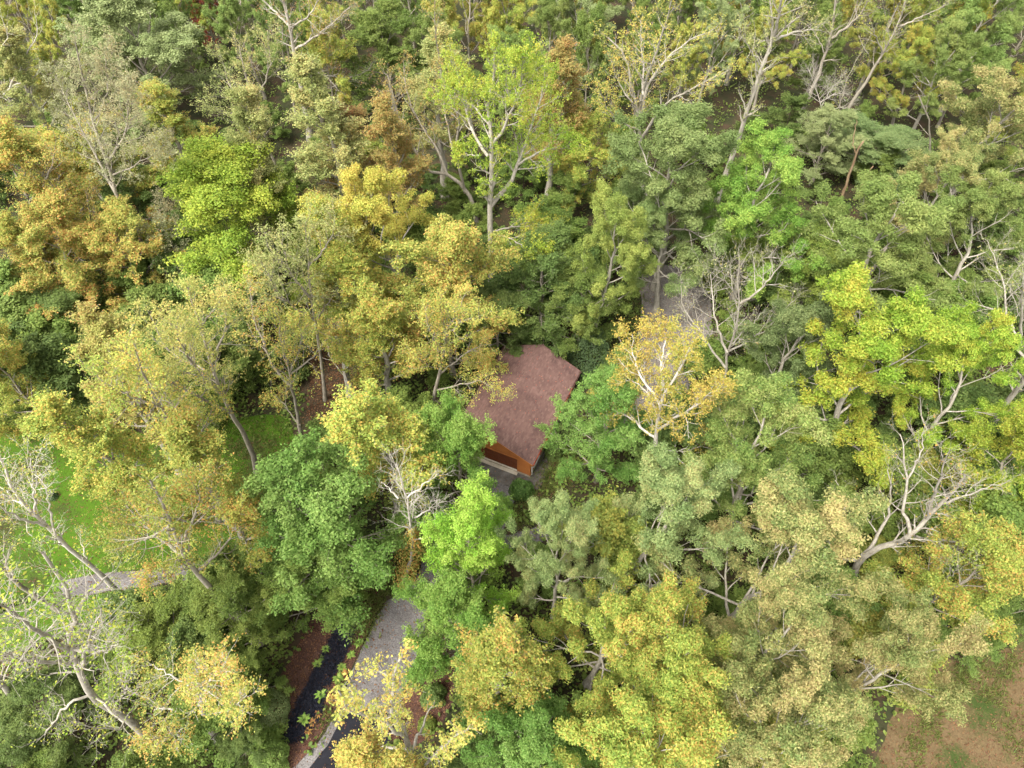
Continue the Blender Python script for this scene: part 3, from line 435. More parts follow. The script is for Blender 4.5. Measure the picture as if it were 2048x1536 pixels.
 (18.07, 96.4, 15.3, 3.61, True),
 (-10.11, 81.61, 3.6, 1.78, False),
 (10.75, 95.51, 18.4, 3.46, True),
 (-14.03, 119.16, 18.2, 3.97, True),
 (-50.33, 93.05, 4.9, 2.47, False),
 (-17.17, 70.13, 5.1, 2.13, False),
 (-49.37, 124.22, 13.2, 3.28, True),
 (-44.46, 43.92, 10.6, 4.76, False),
 (-75.68, 112.92, 17.4, 3.19, True),
 (-29.07, 144.96, 13.1, 4.17, True),
 (-15.56, 94.22, 3.8, 1.62, False),
 (69.78, 78.4, 4.0, 1.9, False),
 (34.86, 94.39, 4.0, 2.02, False),
 (-26.72, 62.73, 6.3, 2.73, False),
 (-56.58, 57.48, 7.7, 3.67, False),
 (5.39, 11.71, 9.3, 3.74, False),
 (51.22, 85.3, 5.1, 2.28, False),
 (54.34, 74.15, 5.6, 2.37, False),
 (32.87, 113.1, 18.8, 4.22, True),
 (-11.87, 73.58, 5.2, 2.56, False),
 (20.76, 36.98, 9.2, 4.5, False),
 (-35.08, 83.49, 4.1, 1.6, False),
 (-25.67, 8.81, 6.5, 2.76, False),
 (-17.8, 32.59, 4.8, 2.3, False),
 (25.54, 21.04, 8.3, 3.86, False),
 (1.47, 79.77, 6.5, 3.24, False),
 (25.48, 26.02, 6.6, 3.27, False),
 (-13.73, 27.49, 4.6, 2.11, False),
 (-29.2, 112.75, 14.5, 3.31, True),
 (17.94, 74.95, 3.9, 1.7, False),
 (-54.37, 72.48, 4.0, 1.72, False),
 (-32.91, 8.89, 4.9, 2.46, False),
 (17.2, 68.66, 3.4, 1.49, False),
 (55.03, 44.32, 4.6, 2.31, False),
 (-2.38, 65.87, 4.7, 2.4, False),
 (57.09, 50.03, 4.7, 2.14, False),
 (30.98, 141.84, 17.4, 3.55, True),
 (65.84, 74.42, 3.6, 1.56, False),
 (4.3, 65.12, 9.8, 4.65, False),
 (-73.51, 83.64, 3.6, 1.72, False),
 (53.24, 144.96, 17.3, 3.81, True),
 (29.51, 43.72, 6.5, 2.8, False),
 (43.45, 23.03, 4.5, 2.03, False),
 (16.18, 89.91, 5.6, 2.48, False),
 (45.87, 66.68, 4.8, 1.9, False),
 (-38.17, 41.75, 7.0, 3.14, False),
 (-43.1, 110.77, 19.4, 3.07, True),
 (-33.13, 100.33, 18.5, 3.58, True),
 (36.87, 33.66, 7.1, 2.73, False),
 (-45.77, 52.51, 7.2, 3.7, False),
 (-15.48, 112.55, 19.9, 3.41, True),
 (-76.09, 96.01, 14.2, 3.23, True),
 (27.83, 29.78, 6.0, 2.82, False),
 (28.93, 58.57, 5.5, 2.75, False),
 (99.87, 144.75, 17.4, 3.14, True),
 (-50.47, 50.35, 9.9, 5.12, False),
 (-29.02, 78.35, 6.1, 2.54, False),
 (12.74, 64.82, 8.6, 4.13, False),
 (12.99, 9.22, 7.2, 3.28, False),
 (-53.27, 85.27, 3.9, 1.56, False),
 (-66.52, 92.28, 5.1, 2.31, False),
 (6.67, 75.94, 6.2, 3.11, False),
 (37.74, 82.0, 3.0, 1.35, False),
 (-6.19, 51.19, 10.6, 4.43, False),
 (-35.68, 93.46, 5.8, 2.65, False),
 (-3.23, 77.67, 4.0, 1.62, False),
 (81.61, 120.92, 14.2, 3.61, True),
 (27.21, 77.87, 4.1, 1.92, False),
 (-44.38, 119.07, 17.5, 3.87, True),
 (-47.0, 76.56, 5.0, 2.07, False),
 (55.33, 65.93, 9.1, 4.05, False),
 (-28.78, 122.12, 17.1, 4.14, True),
]
SHRUBS = [
 ('boxwood_shrub', 'clipped round green boxwood at the garage corner', 0.92, 34.49, 1.7, 1.15, 'box', 3200, 0.16, False, 0.2),
 ('cedar_shrub', 'feathery dark blue green shrub behind the garage eave', 8.58, 50.05, 4.6, 2.9, 'cedar', 9000, 0.16, False, 0.3),
 ('evergreen_shrub', 'dark green leafy shrub against the right garage wall', 4.21, 38.95, 1.6, 1.1, 'deep', 3200, 0.13, False, 0.25),
 ('evergreen_shrub', 'dark green shrub beside the emerald tree and garage wall', 5.31, 40.95, 1.8, 1.2, 'deep', 3200, 0.13, False, 0.25),
 ('laurel_shrub', 'grey green dense shrub beside the black planted strip', -18.79, 14.59, 3.0, 1.5, 'sagedark', 6500, 0.13, False, 0.25),
 ('laurel_shrub', 'green leafy shrub at the foot of the black planted strip', -18.2, 11.22, 2.6, 1.5, 'midgreen', 5500, 0.14, False, 0.3),
 ('lime_shrub', 'low yellow lime mound on the red mulch patch', -6.6, 13.61, 1.0, 0.75, 'mossgreen', 2200, 0.11, False, 0.12),
 ('evergreen_shrub', 'dark glossy shrub beside the red mulch patch', -6.23, 15.71, 1.6, 1.0, 'deep', 3200, 0.13, False, 0.3),
 ('lawn_shrub', 'small dark round shrub alone on the lawn', -43.88, 33.83, 0.8, 0.42, 'cedar', 1200, 0.09, False, 0.12),
 ('lawn_shrub', 'small dark shrub on the lawn beside bare twigs', -46.22, 35.43, 0.8, 0.42, 'cedar', 1200, 0.09, False, 0.12),
 ('meadow_shrub', 'pale green shrub spilling over the gravel before the garage', -0.76, 32.6, 1.7, 0.8, 'grassgreen', 1300, 0.13, False, 0.4),
]
PLANTS = [
 (-15.26, 15.94, 1.2, 'hosta', 'bright green strap leaved clump in the mulch bed', 'bright green clumps in the mulch bed'),
 (-16.32, 14.04, 1.3, 'hosta', 'bright green strap leaved clump in the mulch bed', 'bright green clumps in the mulch bed'),
 (-13.34, 19.04, 0.9, 'hosta', 'bright green strap leaved clump in the mulch bed', 'bright green clumps in the mulch bed'),
 (-13.9, 18.08, 1.0, 'hosta', 'bright green strap leaved clump in the mulch bed', 'bright green clumps in the mulch bed'),
 (-14.09, 17.21, 1.1, 'hosta', 'bright green strap leaved clump in the mulch bed', 'bright green clumps in the mulch bed'),
 (-15.98, 18.28, 1.0, 'hosta', 'bright green strap leaved clump in the mulch bed', 'bright green clumps in the mulch bed'),
 (-12.88, 19.99, 0.9, 'hosta', 'bright green strap leaved clump in the mulch bed', 'bright green clumps in the mulch bed'),
 (-15.49, 19.53, 0.9, 'hosta', 'bright green strap leaved clump in the mulch bed', 'bright green clumps in the mulch bed'),
 (-15.69, 18.76, 0.7, 'hosta', 'bright green strap leaved clump in the mulch bed', 'bright green clumps in the mulch bed'),
 (-14.33, 22.71, 0.8, 'hosta', 'bright green strap leaved clump in the mulch bed', 'bright green clumps in the mulch bed'),
 (-13.32, 24.18, 0.8, 'hosta', 'bright green strap leaved clump in the mulch bed', 'bright green clumps in the mulch bed'),
 (-14.5, 15.68, 0.9, 'orangeplant', 'orange tinted low plant in the mulch bed', 'orange plants in the mulch bed'),
 (-15.29, 14.48, 0.8, 'orangeplant', 'orange tinted low plant in the mulch bed', 'orange plants in the mulch bed'),
 (-15.57, 13.83, 0.9, 'orangeplant', 'orange tinted low plant in the mulch bed', 'orange plants in the mulch bed'),
 (-13.63, 17.64, 0.7, 'orangeplant', 'orange tinted low plant in the mulch bed', 'orange plants in the mulch bed'),
 (-15.86, 13.25, 0.8, 'orangeplant', 'orange tinted low plant in the mulch bed', 'orange plants in the mulch bed'),
]
VERGES = [
 ([[-13.93, 22.62], [-11.44, 25.32], [-10.03, 26.72], [-11.14, 23.82], [-12.18, 20.7], [-13.12, 19.86], [-13.71, 21.12]], 420),
 ([[3.02, 37.48], [5.36, 39.85], [6.77, 38.06], [6.14, 35.77], [2.66, 33.02], [0.28, 30.41], [-0.19, 33.02], [1.72, 33.56]], 700),
 ([[12.59, 63.97], [16.26, 63.97], [14.17, 53.35], [12.91, 48.28], [11.17, 48.28]], 500),
 ([[-14.61, 13.68], [-13.49, 16.67], [-13.25, 17.84], [-13.65, 16.67], [-15.04, 12.97]], 60),
 ([[-40.69, 42.95], [-24.21, 43.59], [-21.82, 39.25], [-25.54, 35.77], [-34.89, 39.25]], 500),
 ([[29.48, 11.22], [32.27, 14.78], [34.85, 17.45], [38.44, 18.24], [42.41, 19.04], [41.78, 17.64], [38.28, 16.86], [35.13, 15.53], [32.27, 12.61], [30.14, 9.88]], 420),
 ([[37.63, 16.28], [39.98, 17.06], [40.11, 15.53], [38.05, 14.41]], 60),
 ([[37.89, 14.04], [40.97, 14.78], [39.36, 11.22], [37.37, 11.91]], 60),
]
LITTER = [
 ([[-20.72, 9.88], [-19.3, 15.53], [-18.05, 19.45], [-16.54, 22.84], [-13.46, 25.55], [-10.5, 26.96], [-11.27, 23.82], [-12.54, 19.94], [-13.63, 16.55], [-14.99, 12.68], [-17.29, 9.55]], 3500, 0.13),
 ([[-21.49, 42.95], [-22.41, 51.13], [-21.75, 57.24], [-15.94, 57.24], [-13.93, 49.69], [-15.42, 44.24], [-17.66, 41.69]], 6000, 0.16),
 ([[-7.62, 19.04], [-4.91, 18.64], [-4.9, 14.78], [-6.72, 12.61], [-9.42, 12.61], [-8.85, 15.53]], 900, 0.12),
 ([[-58.12, 40.46], [-49.76, 42.32], [-44.04, 43.59], [-35.26, 40.46], [-31.18, 42.32], [-24.21, 43.59], [-21.82, 39.25], [-22.17, 33.56], [-24.08, 29.4], [-26.79, 27.44], [-32.38, 26.58], [-35.82, 26.21], [-39.58, 25.55], [-39.87, 24.72], [-41.91, 23.73], [-48.96, 22.19]], 3500, 0.13),
 ([[-17.22, 9.22], [-14.82, 12.61], [-13.46, 16.48], [-12.37, 19.86], [-10.93, 23.51], [-8.83, 25.32], [-7.79, 27.93], [-7.31, 31.44], [-6.47, 33.13], [-5.59, 31.7], [-3.46, 31.18], [-2.21, 34.38], [-1.93, 37.19], [0.54, 35.65], [0.29, 33.56], [-0.42, 31.44], [-0.42, 29.91], [4.02, 31.18], [3.96, 29.65], [-0.64, 28.41], [-3.81, 27.93], [-5.93, 25.55], [-7.25, 22.41], [-7.83, 19.04], [-8.93, 15.53], [-9.76, 12.26], [-10.35, 9.22]], 420, 0.11),
 ([[24.34, 6.69], [28.18, 11.91], [30.94, 15.53], [35.23, 18.44], [40.6, 19.45], [47.87, 20.7], [40.59, 6.08]], 2500, 0.12),
 ([[16.46, 65.76], [22.65, 65.76], [23.61, 58.86], [21.67, 52.6], [18.45, 46.23], [15.71, 41.69], [10.58, 41.69], [12.91, 48.28], [14.17, 53.35], [15.25, 58.86]], 400, 0.13),
 ([[3.02, 37.48], [5.36, 39.85], [6.77, 38.06], [6.14, 35.77], [2.66, 33.02], [0.28, 30.41], [-0.19, 33.02], [1.72, 33.56]], 900, 0.14),
 ([[-39.55, 8.57], [-78.59, 91.48], [78.73, 91.48], [39.63, 8.57]], 24000, 0.17),
]

# ------------------------------------------------------------------ helpers
def srgb(r, g, b, k=1.0):
    f = lambda v: ((v / 255 + 0.055) / 1.055) ** 2.4 if v > 10.3 else v / 255 / 12.92
    return (f(r) * k, f(g) * k, f(b) * k, 1.0)

def mesh_np(name, V, Q, mat, tone=None, smooth=False):
    """V (n,3) verts, Q (m,3 or 4) faces, one optional float per face."""
    V = np.ascontiguousarray(V, dtype=np.float32); Q = np.ascontiguousarray(Q, dtype=np.int32)
    me = bpy.data.meshes.new(name); k = Q.shape[1]
    me.vertices.add(len(V)); me.vertices.foreach_set('co', V.ravel())
    me.loops.add(Q.size); me.loops.foreach_set('vertex_index', Q.ravel())
    me.polygons.add(len(Q)); me.polygons.foreach_set('loop_start', np.arange(0, Q.size, k, dtype=np.int32))
    me.polygons.foreach_set('loop_total', np.full(len(Q), k, dtype=np.int32))
    if smooth:
        me.polygons.foreach_set('use_smooth', np.ones(len(Q), dtype=bool))
    if tone is not None:
        at = me.attributes.new('tone', 'FLOAT', 'FACE'); at.data.foreach_set('value', np.ascontiguousarray(tone, dtype=np.float32))
    me.update(calc_edges=True)
    if mat is not None:
        me.materials.append(mat)
    return me

def obj(name, me, parent=None, mat=None):
    o = bpy.data.objects.new(name, me); COL.objects.link(o)
    if parent is not None:
        o.parent = parent
    if mat is not None and me is not None:
        o.material_slots[0].link = 'OBJECT'; o.material_slots[0].material = mat
    return o

def tag(o, label=None, cat=None, group=None, kind=None):
    if label: o['label'] = label
    if cat: o['category'] = cat
    if group: o['group'] = group
    if kind: o['kind'] = kind
    return o

def unit(v):
    return v / np.maximum(np.linalg.norm(v, axis=-1, keepdims=True), 1e-9)

class Boxes:
    def __init__(s): s.v, s.f = [], []
    def box(s, x0, y0, z0, x1, y1, z1):
        n = len(s.v)
        s.v += [(x0, y0, z0), (x1, y0, z0), (x1, y1, z0), (x0, y1, z0), (x0, y0, z1), (x1, y0, z1), (x1, y1, z1), (x0, y1, z1)]
        s.f += [tuple(n + i for i in q) for q in ((3, 2, 1, 0), (4, 5, 6, 7), (0, 1, 5, 4), (1, 2, 6, 5), (2, 3, 7, 6), (3, 0, 4, 7))]
        return s
    def hexa(s, p):                       # 8 points, bottom ring then top ring
        n = len(s.v); s.v += [tuple(q) for q in p]
        s.f += [tuple(n + i for i in q) for q in ((3, 2, 1, 0), (4, 5, 6, 7), (0, 1, 5, 4), (1, 2, 6, 5), (2, 3, 7, 6), (3, 0, 4, 7))]
        return s
    def prism(s, ring, y0, y1):           # polygon in x,z swept along y
        n, m = len(s.v), len(ring)
        s.v += [(x, y0, z) for x, z in ring] + [(x, y1, z) for x, z in ring]
        s.f += [tuple(n + i for i in range(m)), tuple(n + m + i for i in reversed(range(m)))]
        s.f += [(n + i, n + m + i, n + m + (i + 1) % m, n + (i + 1) % m) for i in range(m)]
        return s
    def mesh(s, name, mat):
        me = bpy.data.meshes.new(name); me.from_pydata(s.v, [], s.f); me.materials.append(mat); me.update(); return me

# ------------------------------------------------------------------ materials
def new_mat(name):
    m = bpy.data.materials.new(name); m.use_nodes = True
    nt = m.node_tree; p = nt.nodes['Principled BSDF']; p.inputs['Specular IOR Level'].default_value = 0.12
    return m, nt, nt.nodes, nt.links, p

def ramp(nodes, stops, interp='LINEAR'):
    r = nodes.new('ShaderNodeValToRGB'); r.color_ramp.interpolation = interp
    e = r.color_ramp.elements
    e[0].position, e[0].color = stops[0]; e[1].position, e[1].color = stops[-1]
    for pos, c in stops[1:-1]:
        x = e.new(pos); x.color = c
    return r

def noise(nodes, links, scale, detail=4, vec=None, rough=0.55):
    n = nodes.new('ShaderNodeTexNoise'); n.inputs['Scale'].default_value = scale
    n.inputs['Detail'].default_value = detail; n.inputs['Roughness'].default_value = rough
    if vec is not None: links.new(vec, n.inputs['Vector'])
    return n

def math_node(nodes, links, op, a, b, clamp=False):
    n = nodes.new('ShaderNodeMath'); n.operation = op; n.use_clamp = clamp
    for i, v in enumerate((a, b)):
        if isinstance(v, (int, float)): n.inputs[i].default_value = v
        else: links.new(v, n.inputs[i])
    return n.outputs[0]

LEAF_K = 0.68
def leaf_mat(name, cols, trans=0.48, spread=0.5, sat=0.9):
    """cols: list of sRGB leaf colours; leaves take one by spray (tone) and by leaf."""
    m, nt, N, L, p = new_mat('leaf_' + name)
    geo = N.new('ShaderNodeNewGeometry'); att = N.new('ShaderNodeAttribute'); att.attribute_name = 'tone'
    oi = N.new('ShaderNodeObjectInfo')
    v = math_node(N, L, 'MULTIPLY', geo.outputs['Random Per Island'], spread)
    v2 = math_node(N, L, 'MULTIPLY', att.outputs['Fac'], 1 - spread)
    v = math_node(N, L, 'ADD', v, v2)
    v = math_node(N, L, 'SUBTRACT', v, 0.5); v = math_node(N, L, 'MULTIPLY', v, 1.35); v = math_node(N, L, 'ADD', v, 0.5, True)
    k = len(cols)
    r = ramp(N, [(i / (k - 1), srgb(*c, k=LEAF_K)) for i, c in enumerate(cols)])
    L.new(v, r.inputs[0])
    hv = N.new('ShaderNodeHueSaturation')
    rnd = N.new('ShaderNodeTexWhiteNoise'); rnd.noise_dimensions = '1D'; L.new(geo.outputs['Random Per Island'], rnd.inputs['W'])
    val = math_node(N, L, 'MULTIPLY', rnd.outputs['Value'], 0.36); val = math_node(N, L, 'ADD', val, 0.83)
    ob = math_node(N, L, 'MULTIPLY', oi.outputs['Random'], 0.2); ob = math_node(N, L, 'ADD', ob, 0.9)
    val = math_node(N, L, 'MULTIPLY', val, ob); L.new(val, hv.inputs['Value']); hv.inputs['Saturation'].default_value = sat
    hue = math_node(N, L, 'MULTIPLY', oi.outputs['Random'], 0.016); hue = math_node(N, L, 'ADD', hue, 0.492); L.new(hue, hv.inputs['Hue'])
    L.new(r.outputs[0], hv.inputs['Color'])
    L.new(hv.outputs[0], p.inputs['Base Color']); p.inputs['Roughness'].default_value = 0.55
    p.inputs['Specular IOR Level'].default_value = 0.14
    t = N.new('ShaderNodeBsdfTranslucent'); L.new(hv.outputs[0], t.inputs['Color'])
    mx = N.new('ShaderNodeMixShader'); mx.inputs[0].default_value = trans
    L.new(p.outputs[0], mx.inputs[1]); L.new(t.outputs[0], mx.inputs[2])
    L.new(mx.outputs[0], N['Material Output'].inputs['Surface'])
    return m

PAL = {
 'sage':      [(140,158,92),(162,176,108),(186,194,124)],
 'sagegrey':  [(162,168,116),(180,184,130),(196,192,138),(196,180,120)],
 'sagedark':  [(112,136,74),(134,154,88),(162,174,104)],
 'sageclump': [(124,152,80),(150,172,98),(176,190,110),(186,180,108)],
 'tangreen':  [(150,166,84),(176,184,102),(198,196,114),(202,176,98)],
 'yellowtan': [(172,182,80),(194,196,92),(208,198,98),(212,174,84)],
 'tanorange': [(156,162,78),(188,178,86),(200,172,84),(204,152,74)],
 'goldgreen': [(142,168,58),(172,186,66),(200,200,78),(222,172,62)],
 'orangegreen':[(136,162,58),(162,176,64),(190,184,70),(222,156,60)],
 'orange':    [(146,168,62),(182,186,74),(208,184,78),(222,156,64)],
 'orangegold':[(150,172,64),(182,190,74),(204,194,82),(222,164,66)],
 'goldorange':[(168,182,68),(196,194,78),(212,190,78),(220,166,66)],
 'gold':      [(172,182,62),(198,192,68),(212,192,70),(214,178,66)],
 'rust':      [(160,154,78),(180,156,78),(180,126,66)],
 'rusttan':   [(170,160,92),(200,160,86),(204,130,66)],
 'red':       [(150,50,38),(186,52,44),(200,84,54)],
 'midgreen':  [(106,136,52),(128,154,60),(152,170,76)],
 'grassgreen':[(106,152,54),(134,170,68),(164,190,88)],
 'emerald':   [(102,146,58),(126,166,72),(158,188,94)],
 'deep':      [(92,118,50),(110,134,58),(132,150,68)],
 'deepmoss':  [(104,134,48),(126,150,54),(150,166,66)],
 'mossgreen': [(108,132,42),(130,150,50),(156,166,62)],
 'olive':     [(120,146,62),(146,166,76),(174,184,92)],
 'olivegold': [(126,148,52),(158,168,62),(198,182,68)],
 'olivegreen':[(112,146,58),(142,168,72),(172,186,90),(182,180,104)],
 'yolive':    [(130,154,58),(160,176,70),(188,192,84)],
 'bluegreen': [(120,148,74),(144,168,90),(168,184,104)],
 'freshgreen':[(116,158,58),(148,180,74),(182,198,88)],
 'yellowgreen':[(126,162,44),(156,184,56),(188,200,74),(200,186,68)],
 'yellowfleck':[(136,166,54),(164,182,62),(190,196,74),(216,168,64)],
 'tan':       [(126,150,74),(162,172,92),(196,188,110),(206,184,114)],
 'lime':      [(128,166,30),(168,194,40),(208,214,58)],
 'brightlime':[(128,186,54),(166,210,76),(200,226,106)],
 'cedar':     [(72,98,58),(90,114,66),(108,130,78)],
 'box':       [(66,106,38),(92,134,50),(130,166,72)],
 'hosta':     [(112,158,48),(150,188,62),(180,200,80)],
 'orangeplant':[(170,150,60),(206,150,60),(200,110,54)],
 'litter':    [(96,66,46),(126,84,56),(156,112,66),(120,70,50)],
 'blackgrass':[(38,40,50),(56,58,72),(84,86,100)],
 'grass':     [(70,120,0),(90,136,0),(112,146,4)],
 'verge':     [(98,124,48),(124,142,58),(154,154,74)],
 'gutterleaf':[(150,44,28),(186,60,34),(200,100,50)],
}
FLECK = ('goldgreen', 'orangegold', 'orangegreen', 'goldorange', 'orange', 'yellowtan', 'yellowfleck', 'gold', 'tanorange')
LM = {k: leaf_mat(k, v, spread=.68 if k in FLECK else .5, sat={'lime': .9, 'brightlime': .98, 'emerald': .95, 'grassgreen': .95, 'grass': 1.05, 'yellowgreen': .96, 'freshgreen': .96}.get(k, .9)) for k, v in PAL.items()}

def bark_mat(name, a, b, k=0.55):
    m, nt, N, L, p = new_mat('bark_' + name)
    tc = N.new('ShaderNodeTexCoord')
    mp = N.new('ShaderNodeMapping'); mp.inputs['Scale'].default_value = (1, 1, 0.25); L.new(tc.outputs['Object'], mp.inputs[0])
    n = noise(N, L, 5, 6, mp.outputs[0], 0.65)
    r = ramp(N, [(0.3, srgb(*a, k=k)), (0.68, srgb(*b, k=k))]); L.new(n.outputs['Fac'], r.inputs[0])
    L.new(r.outputs[0], p.inputs['Base Color']); p.inputs['Roughness'].default_value = 0.9
    bp = N.new('ShaderNodeBump'); bp.inputs['Strength'].default_value = 0.5; bp.inputs['Distance'].default_value = 0.03
    n2 = noise(N, L, 18, 4, mp.outputs[0]); L.new(n2.outputs['Fac'], bp.inputs['Height']); L.new(bp.outputs[0], p.inputs['Normal'])
    return m
BARK = {'grey': bark_mat('grey', (136,126,110), (190,180,162), .56), 'pale': bark_mat('pale', (152,142,124), (212,204,188), 0.52),
        'bleach': bark_mat('bleach', (176,166,150), (228,220,206), 0.6), 'snag': bark_mat('snag', (140,106,76), (204,178,142), 0.42),
        'dark': bark_mat('dark', (86,76,62), (128,114,94), .35)}

def ground_mat(name, stops, scale, fine=14.0, rough=0.95, bump=0.6, dist=0.05, spk=None):
    m, nt, N, L, p = new_mat(name)
    tc = N.new('ShaderNodeTexCoord')
    n = noise(N, L, scale, 6, tc.outputs['Object'], 0.62); f = noise(N, L, fine, 5, tc.outputs['Object'], 0.7)
    a = math_node(N, L, 'MULTIPLY', n.outputs['Fac'], 0.66); b = math_node(N, L, 'MULTIPLY', f.outputs['Fac'], 0.34)
    v = math_node(N, L, 'ADD', a, b)
    r = ramp(N, stops); L.new(v, r.inputs[0]); out = r.outputs[0]
    if spk:
        vo = N.new('ShaderNodeTexVoronoi'); vo.inputs['Scale'].default_value = spk[0]; L.new(tc.outputs['Object'], vo.inputs['Vector'])
        hv = N.new('ShaderNodeHueSaturation'); L.new(out, hv.inputs['Color'])
        sp = N.new('ShaderNodeSeparateColor'); L.new(vo.outputs['Color'], sp.inputs[0])
        q = math_node(N, L, 'MULTIPLY', sp.outputs[0], spk[1]); q = math_node(N, L, 'ADD', q, 1 - spk[1] / 2); L.new(q, hv.inputs['Value'])
        out = hv.outputs[0]
    L.new(out, p.inputs['Base Color']); p.inputs['Roughness'].default_value = rough
    bp = N.new('ShaderNodeBump'); bp.inputs['Strength'].default_value = bump; bp.inputs['Distance'].default_value = dist
    L.new(f.outputs['Fac'], bp.inputs['Height']); L.new(bp.outputs[0], p.inputs['Normal'])
    return m
M_FOREST = ground_mat('forest_floor', [(0.3, (0.016, 0.022, 0.008, 1)), (0.46, (0.026, 0.028, 0.012, 1)), (0.58, (0.045, 0.03, 0.018, 1)), (0.74, (0.075, 0.042, 0.026, 1))], 0.35, 9)
M_GRAVEL = ground_mat('gravel', [(0.3, (0.0651, 0.057, 0.0527, 1)), (0.48, (0.1085, 0.098, 0.093, 1)), (0.7, (0.1488, 0.1376, 0.1333, 1))], 0.55, 12, spk=(16, 0.7))
M_LANE = ground_mat('lane_gravel', [(0.3, (0.075, 0.066, 0.05, 1)), (0.5, (0.135, 0.118, 0.105, 1)), (0.7, (0.19, 0.165, 0.15, 1))], 0.5, 10, spk=(12, 0.6))
M_ASPHALT = ground_mat('asphalt', [(0.3, (0.005, 0.005, 0.007, 1)), (0.7, (0.012, 0.012, 0.016, 1))], 1.5, 30, 0.75, 0.4, 0.01, spk=(40, 0.6))
M_MULCH = ground_mat('mulch', [(0.3, (0.032, 0.019, 0.014, 1)), (0.5, (0.06, 0.03, 0.022, 1)), (0.7, (0.095, 0.052, 0.036, 1))], 0.9, 10, spk=(14, 0.9))
M_LITTER = ground_mat('leaf_litter', [(0.3, (0.026, 0.022, 0.012, 1)), (0.5, (0.046, 0.034, 0.02, 1)), (0.7, (0.075, 0.048, 0.03, 1))], 0.9, 10, spk=(14, 0.9))
M_LAWN = ground_mat('lawn_soil', [(0.32, (0.03, 0.06, 0.005, 1)), (0.5, (0.05, 0.09, 0.008, 1)), (0.68, (0.075, 0.1, 0.015, 1))], 0.3, 6)
M_LAWN_OLD = ground_mat('patchy_lawn', [(0.36, (0.03, 0.022, 0.012, 1)), (0.43, (0.032, 0.042, 0.009, 1)), (0.52, (0.038, 0.08, 0.005, 1)), (0.7, (0.06, 0.1, 0.008, 1))], 0.22, 6)  # lawn green broken up by random brown patches
M_DRY = ground_mat('dry_ground', [(0.42, (0.028, 0.042, 0.009, 1)), (0.47, (0.055, 0.048, 0.018, 1)), (0.52, (0.080, 0.054, 0.026, 1)), (0.72, (0.115, 0.08, 0.042, 1))], 0.28, 7, spk=(10, 0.35))
M_CONC = ground_mat('concrete', [(0.3, (0.16, 0.13, 0.09, 1)), (0.5, (0.34, 0.29, 0.22, 1)), (0.7, (0.42, 0.38, 0.31, 1))], 0.8, 10, bump=0.2)
M_STONE = ground_mat('damp_paving', [(0.3, (0.035, 0.03, 0.025, 1)), (0.5, (0.08, 0.07, 0.06, 1)), (0.7, (0.14, 0.125, 0.11, 1))], 0.9, 10, bump=0.3)

def wood_mat(name, a, b, rough=0.7):
    m, nt, N, L, p = new_mat(name)
    tc = N.new('ShaderNodeTexCoord'); mp = N.new('ShaderNodeMapping'); mp.inputs['Scale'].default_value = (0.6, 0.6, 9); L.new(tc.outputs['Object'], mp.inputs[0])
    n = noise(N, L, 2.2, 6, mp.outputs[0], 0.6); n2 = noise(N, L, 0.8, 3, tc.outputs['Object'])
    v = math_node(N, L, 'MULTIPLY', n.outputs['Fac'], 0.6); w = math_node(N, L, 'MULTIPLY', n2.outputs['Fac'], 0.4); v = math_node(N, L, 'ADD', v, w)
    r = ramp(N, [(0.32, a), (0.66, b)]); L.new(v, r.inputs[0]); L.new(r.outputs[0], p.inputs['Base Color']); p.inputs['Roughness'].default_value = rough
    return m
M_SIDING = wood_mat('orange_siding', (0.25, 0.085, 0.024, 1), (0.36, 0.13, 0.038, 1))
M_DOOR = wood_mat('red_brown_door', (0.085, 0.026, 0.011, 1), (0.13, 0.038, 0.015, 1))
M_FASCIA = wood_mat('weathered_fascia', (0.09, 0.045, 0.036, 1), (0.15, 0.075, 0.06, 1))
M_GUTTER = wood_mat('brown_gutter', (0.06, 0.03, 0.024, 1), (0.10, 0.05, 0.04, 1))
M_WHITE = wood_mat('white_paint', (0.62, 0.6, 0.55, 1), (0.78, 0.77, 0.73, 1))
M_GLASS, _, gN, gL, gp = new_mat('window_glass'); gp.inputs['Base Color'].default_value = (0.03, 0.04, 0.04, 1); gp.inputs['Roughness'].default_value = 0.08; gp.inputs['Specular IOR Level'].default_value = 0.5

M_SHINGLE, _, N_, L_, p_ = new_mat('roof_shingle')
g_ = N_.new('ShaderNodeNewGeometry'); t_ = N_.new('ShaderNodeTexCoord')
r_ = ramp(N_, [(0.0, (0.098, 0.057, 0.048, 1)), (0.3, (0.113, 0.065, 0.055, 1)), (0.7, (0.124, 0.071, 0.060, 1)), (1.0, (0.145, 0.086, 0.073, 1))])
L_.new(g_.outputs['Random Per Island'], r_.inputs[0])
n_ = noise(N_, L_, 0.45, 5, t_.outputs['Object'], 0.6)
st_ = ramp(N_, [(0.34, (0.74, 0.74, 0.76, 1)), (0.5, (1, 1, 1, 1))]); L_.new(n_.outputs['Fac'], st_.inputs[0])
mx_ = N_.new('ShaderNodeMix'); mx_.data_type = 'RGBA'; mx_.blend_type = 'MULTIPLY'; mx_.inputs[0].default_value = 1.0
L_.new(r_.outputs[0], mx_.inputs[6]); L_.new(st_.outputs[0], mx_.inputs[7]); L_.new(mx_.outputs[2], p_.inputs['Base Color'])
p_.inputs['Roughness'].default_value = 0.95
nb_ = noise(N_, L_, 60, 3, t_.outputs['Object']); bp_ = N_.new('ShaderNodeBump'); bp_.inputs['Strength'].default_value = 0.4; bp_.inputs['Distance'].default_value = 0.01
L_.new(nb_.outputs['Fac'], bp_.inputs['Height']); L_.new(bp_.outputs[0], p_.inputs['Normal'])

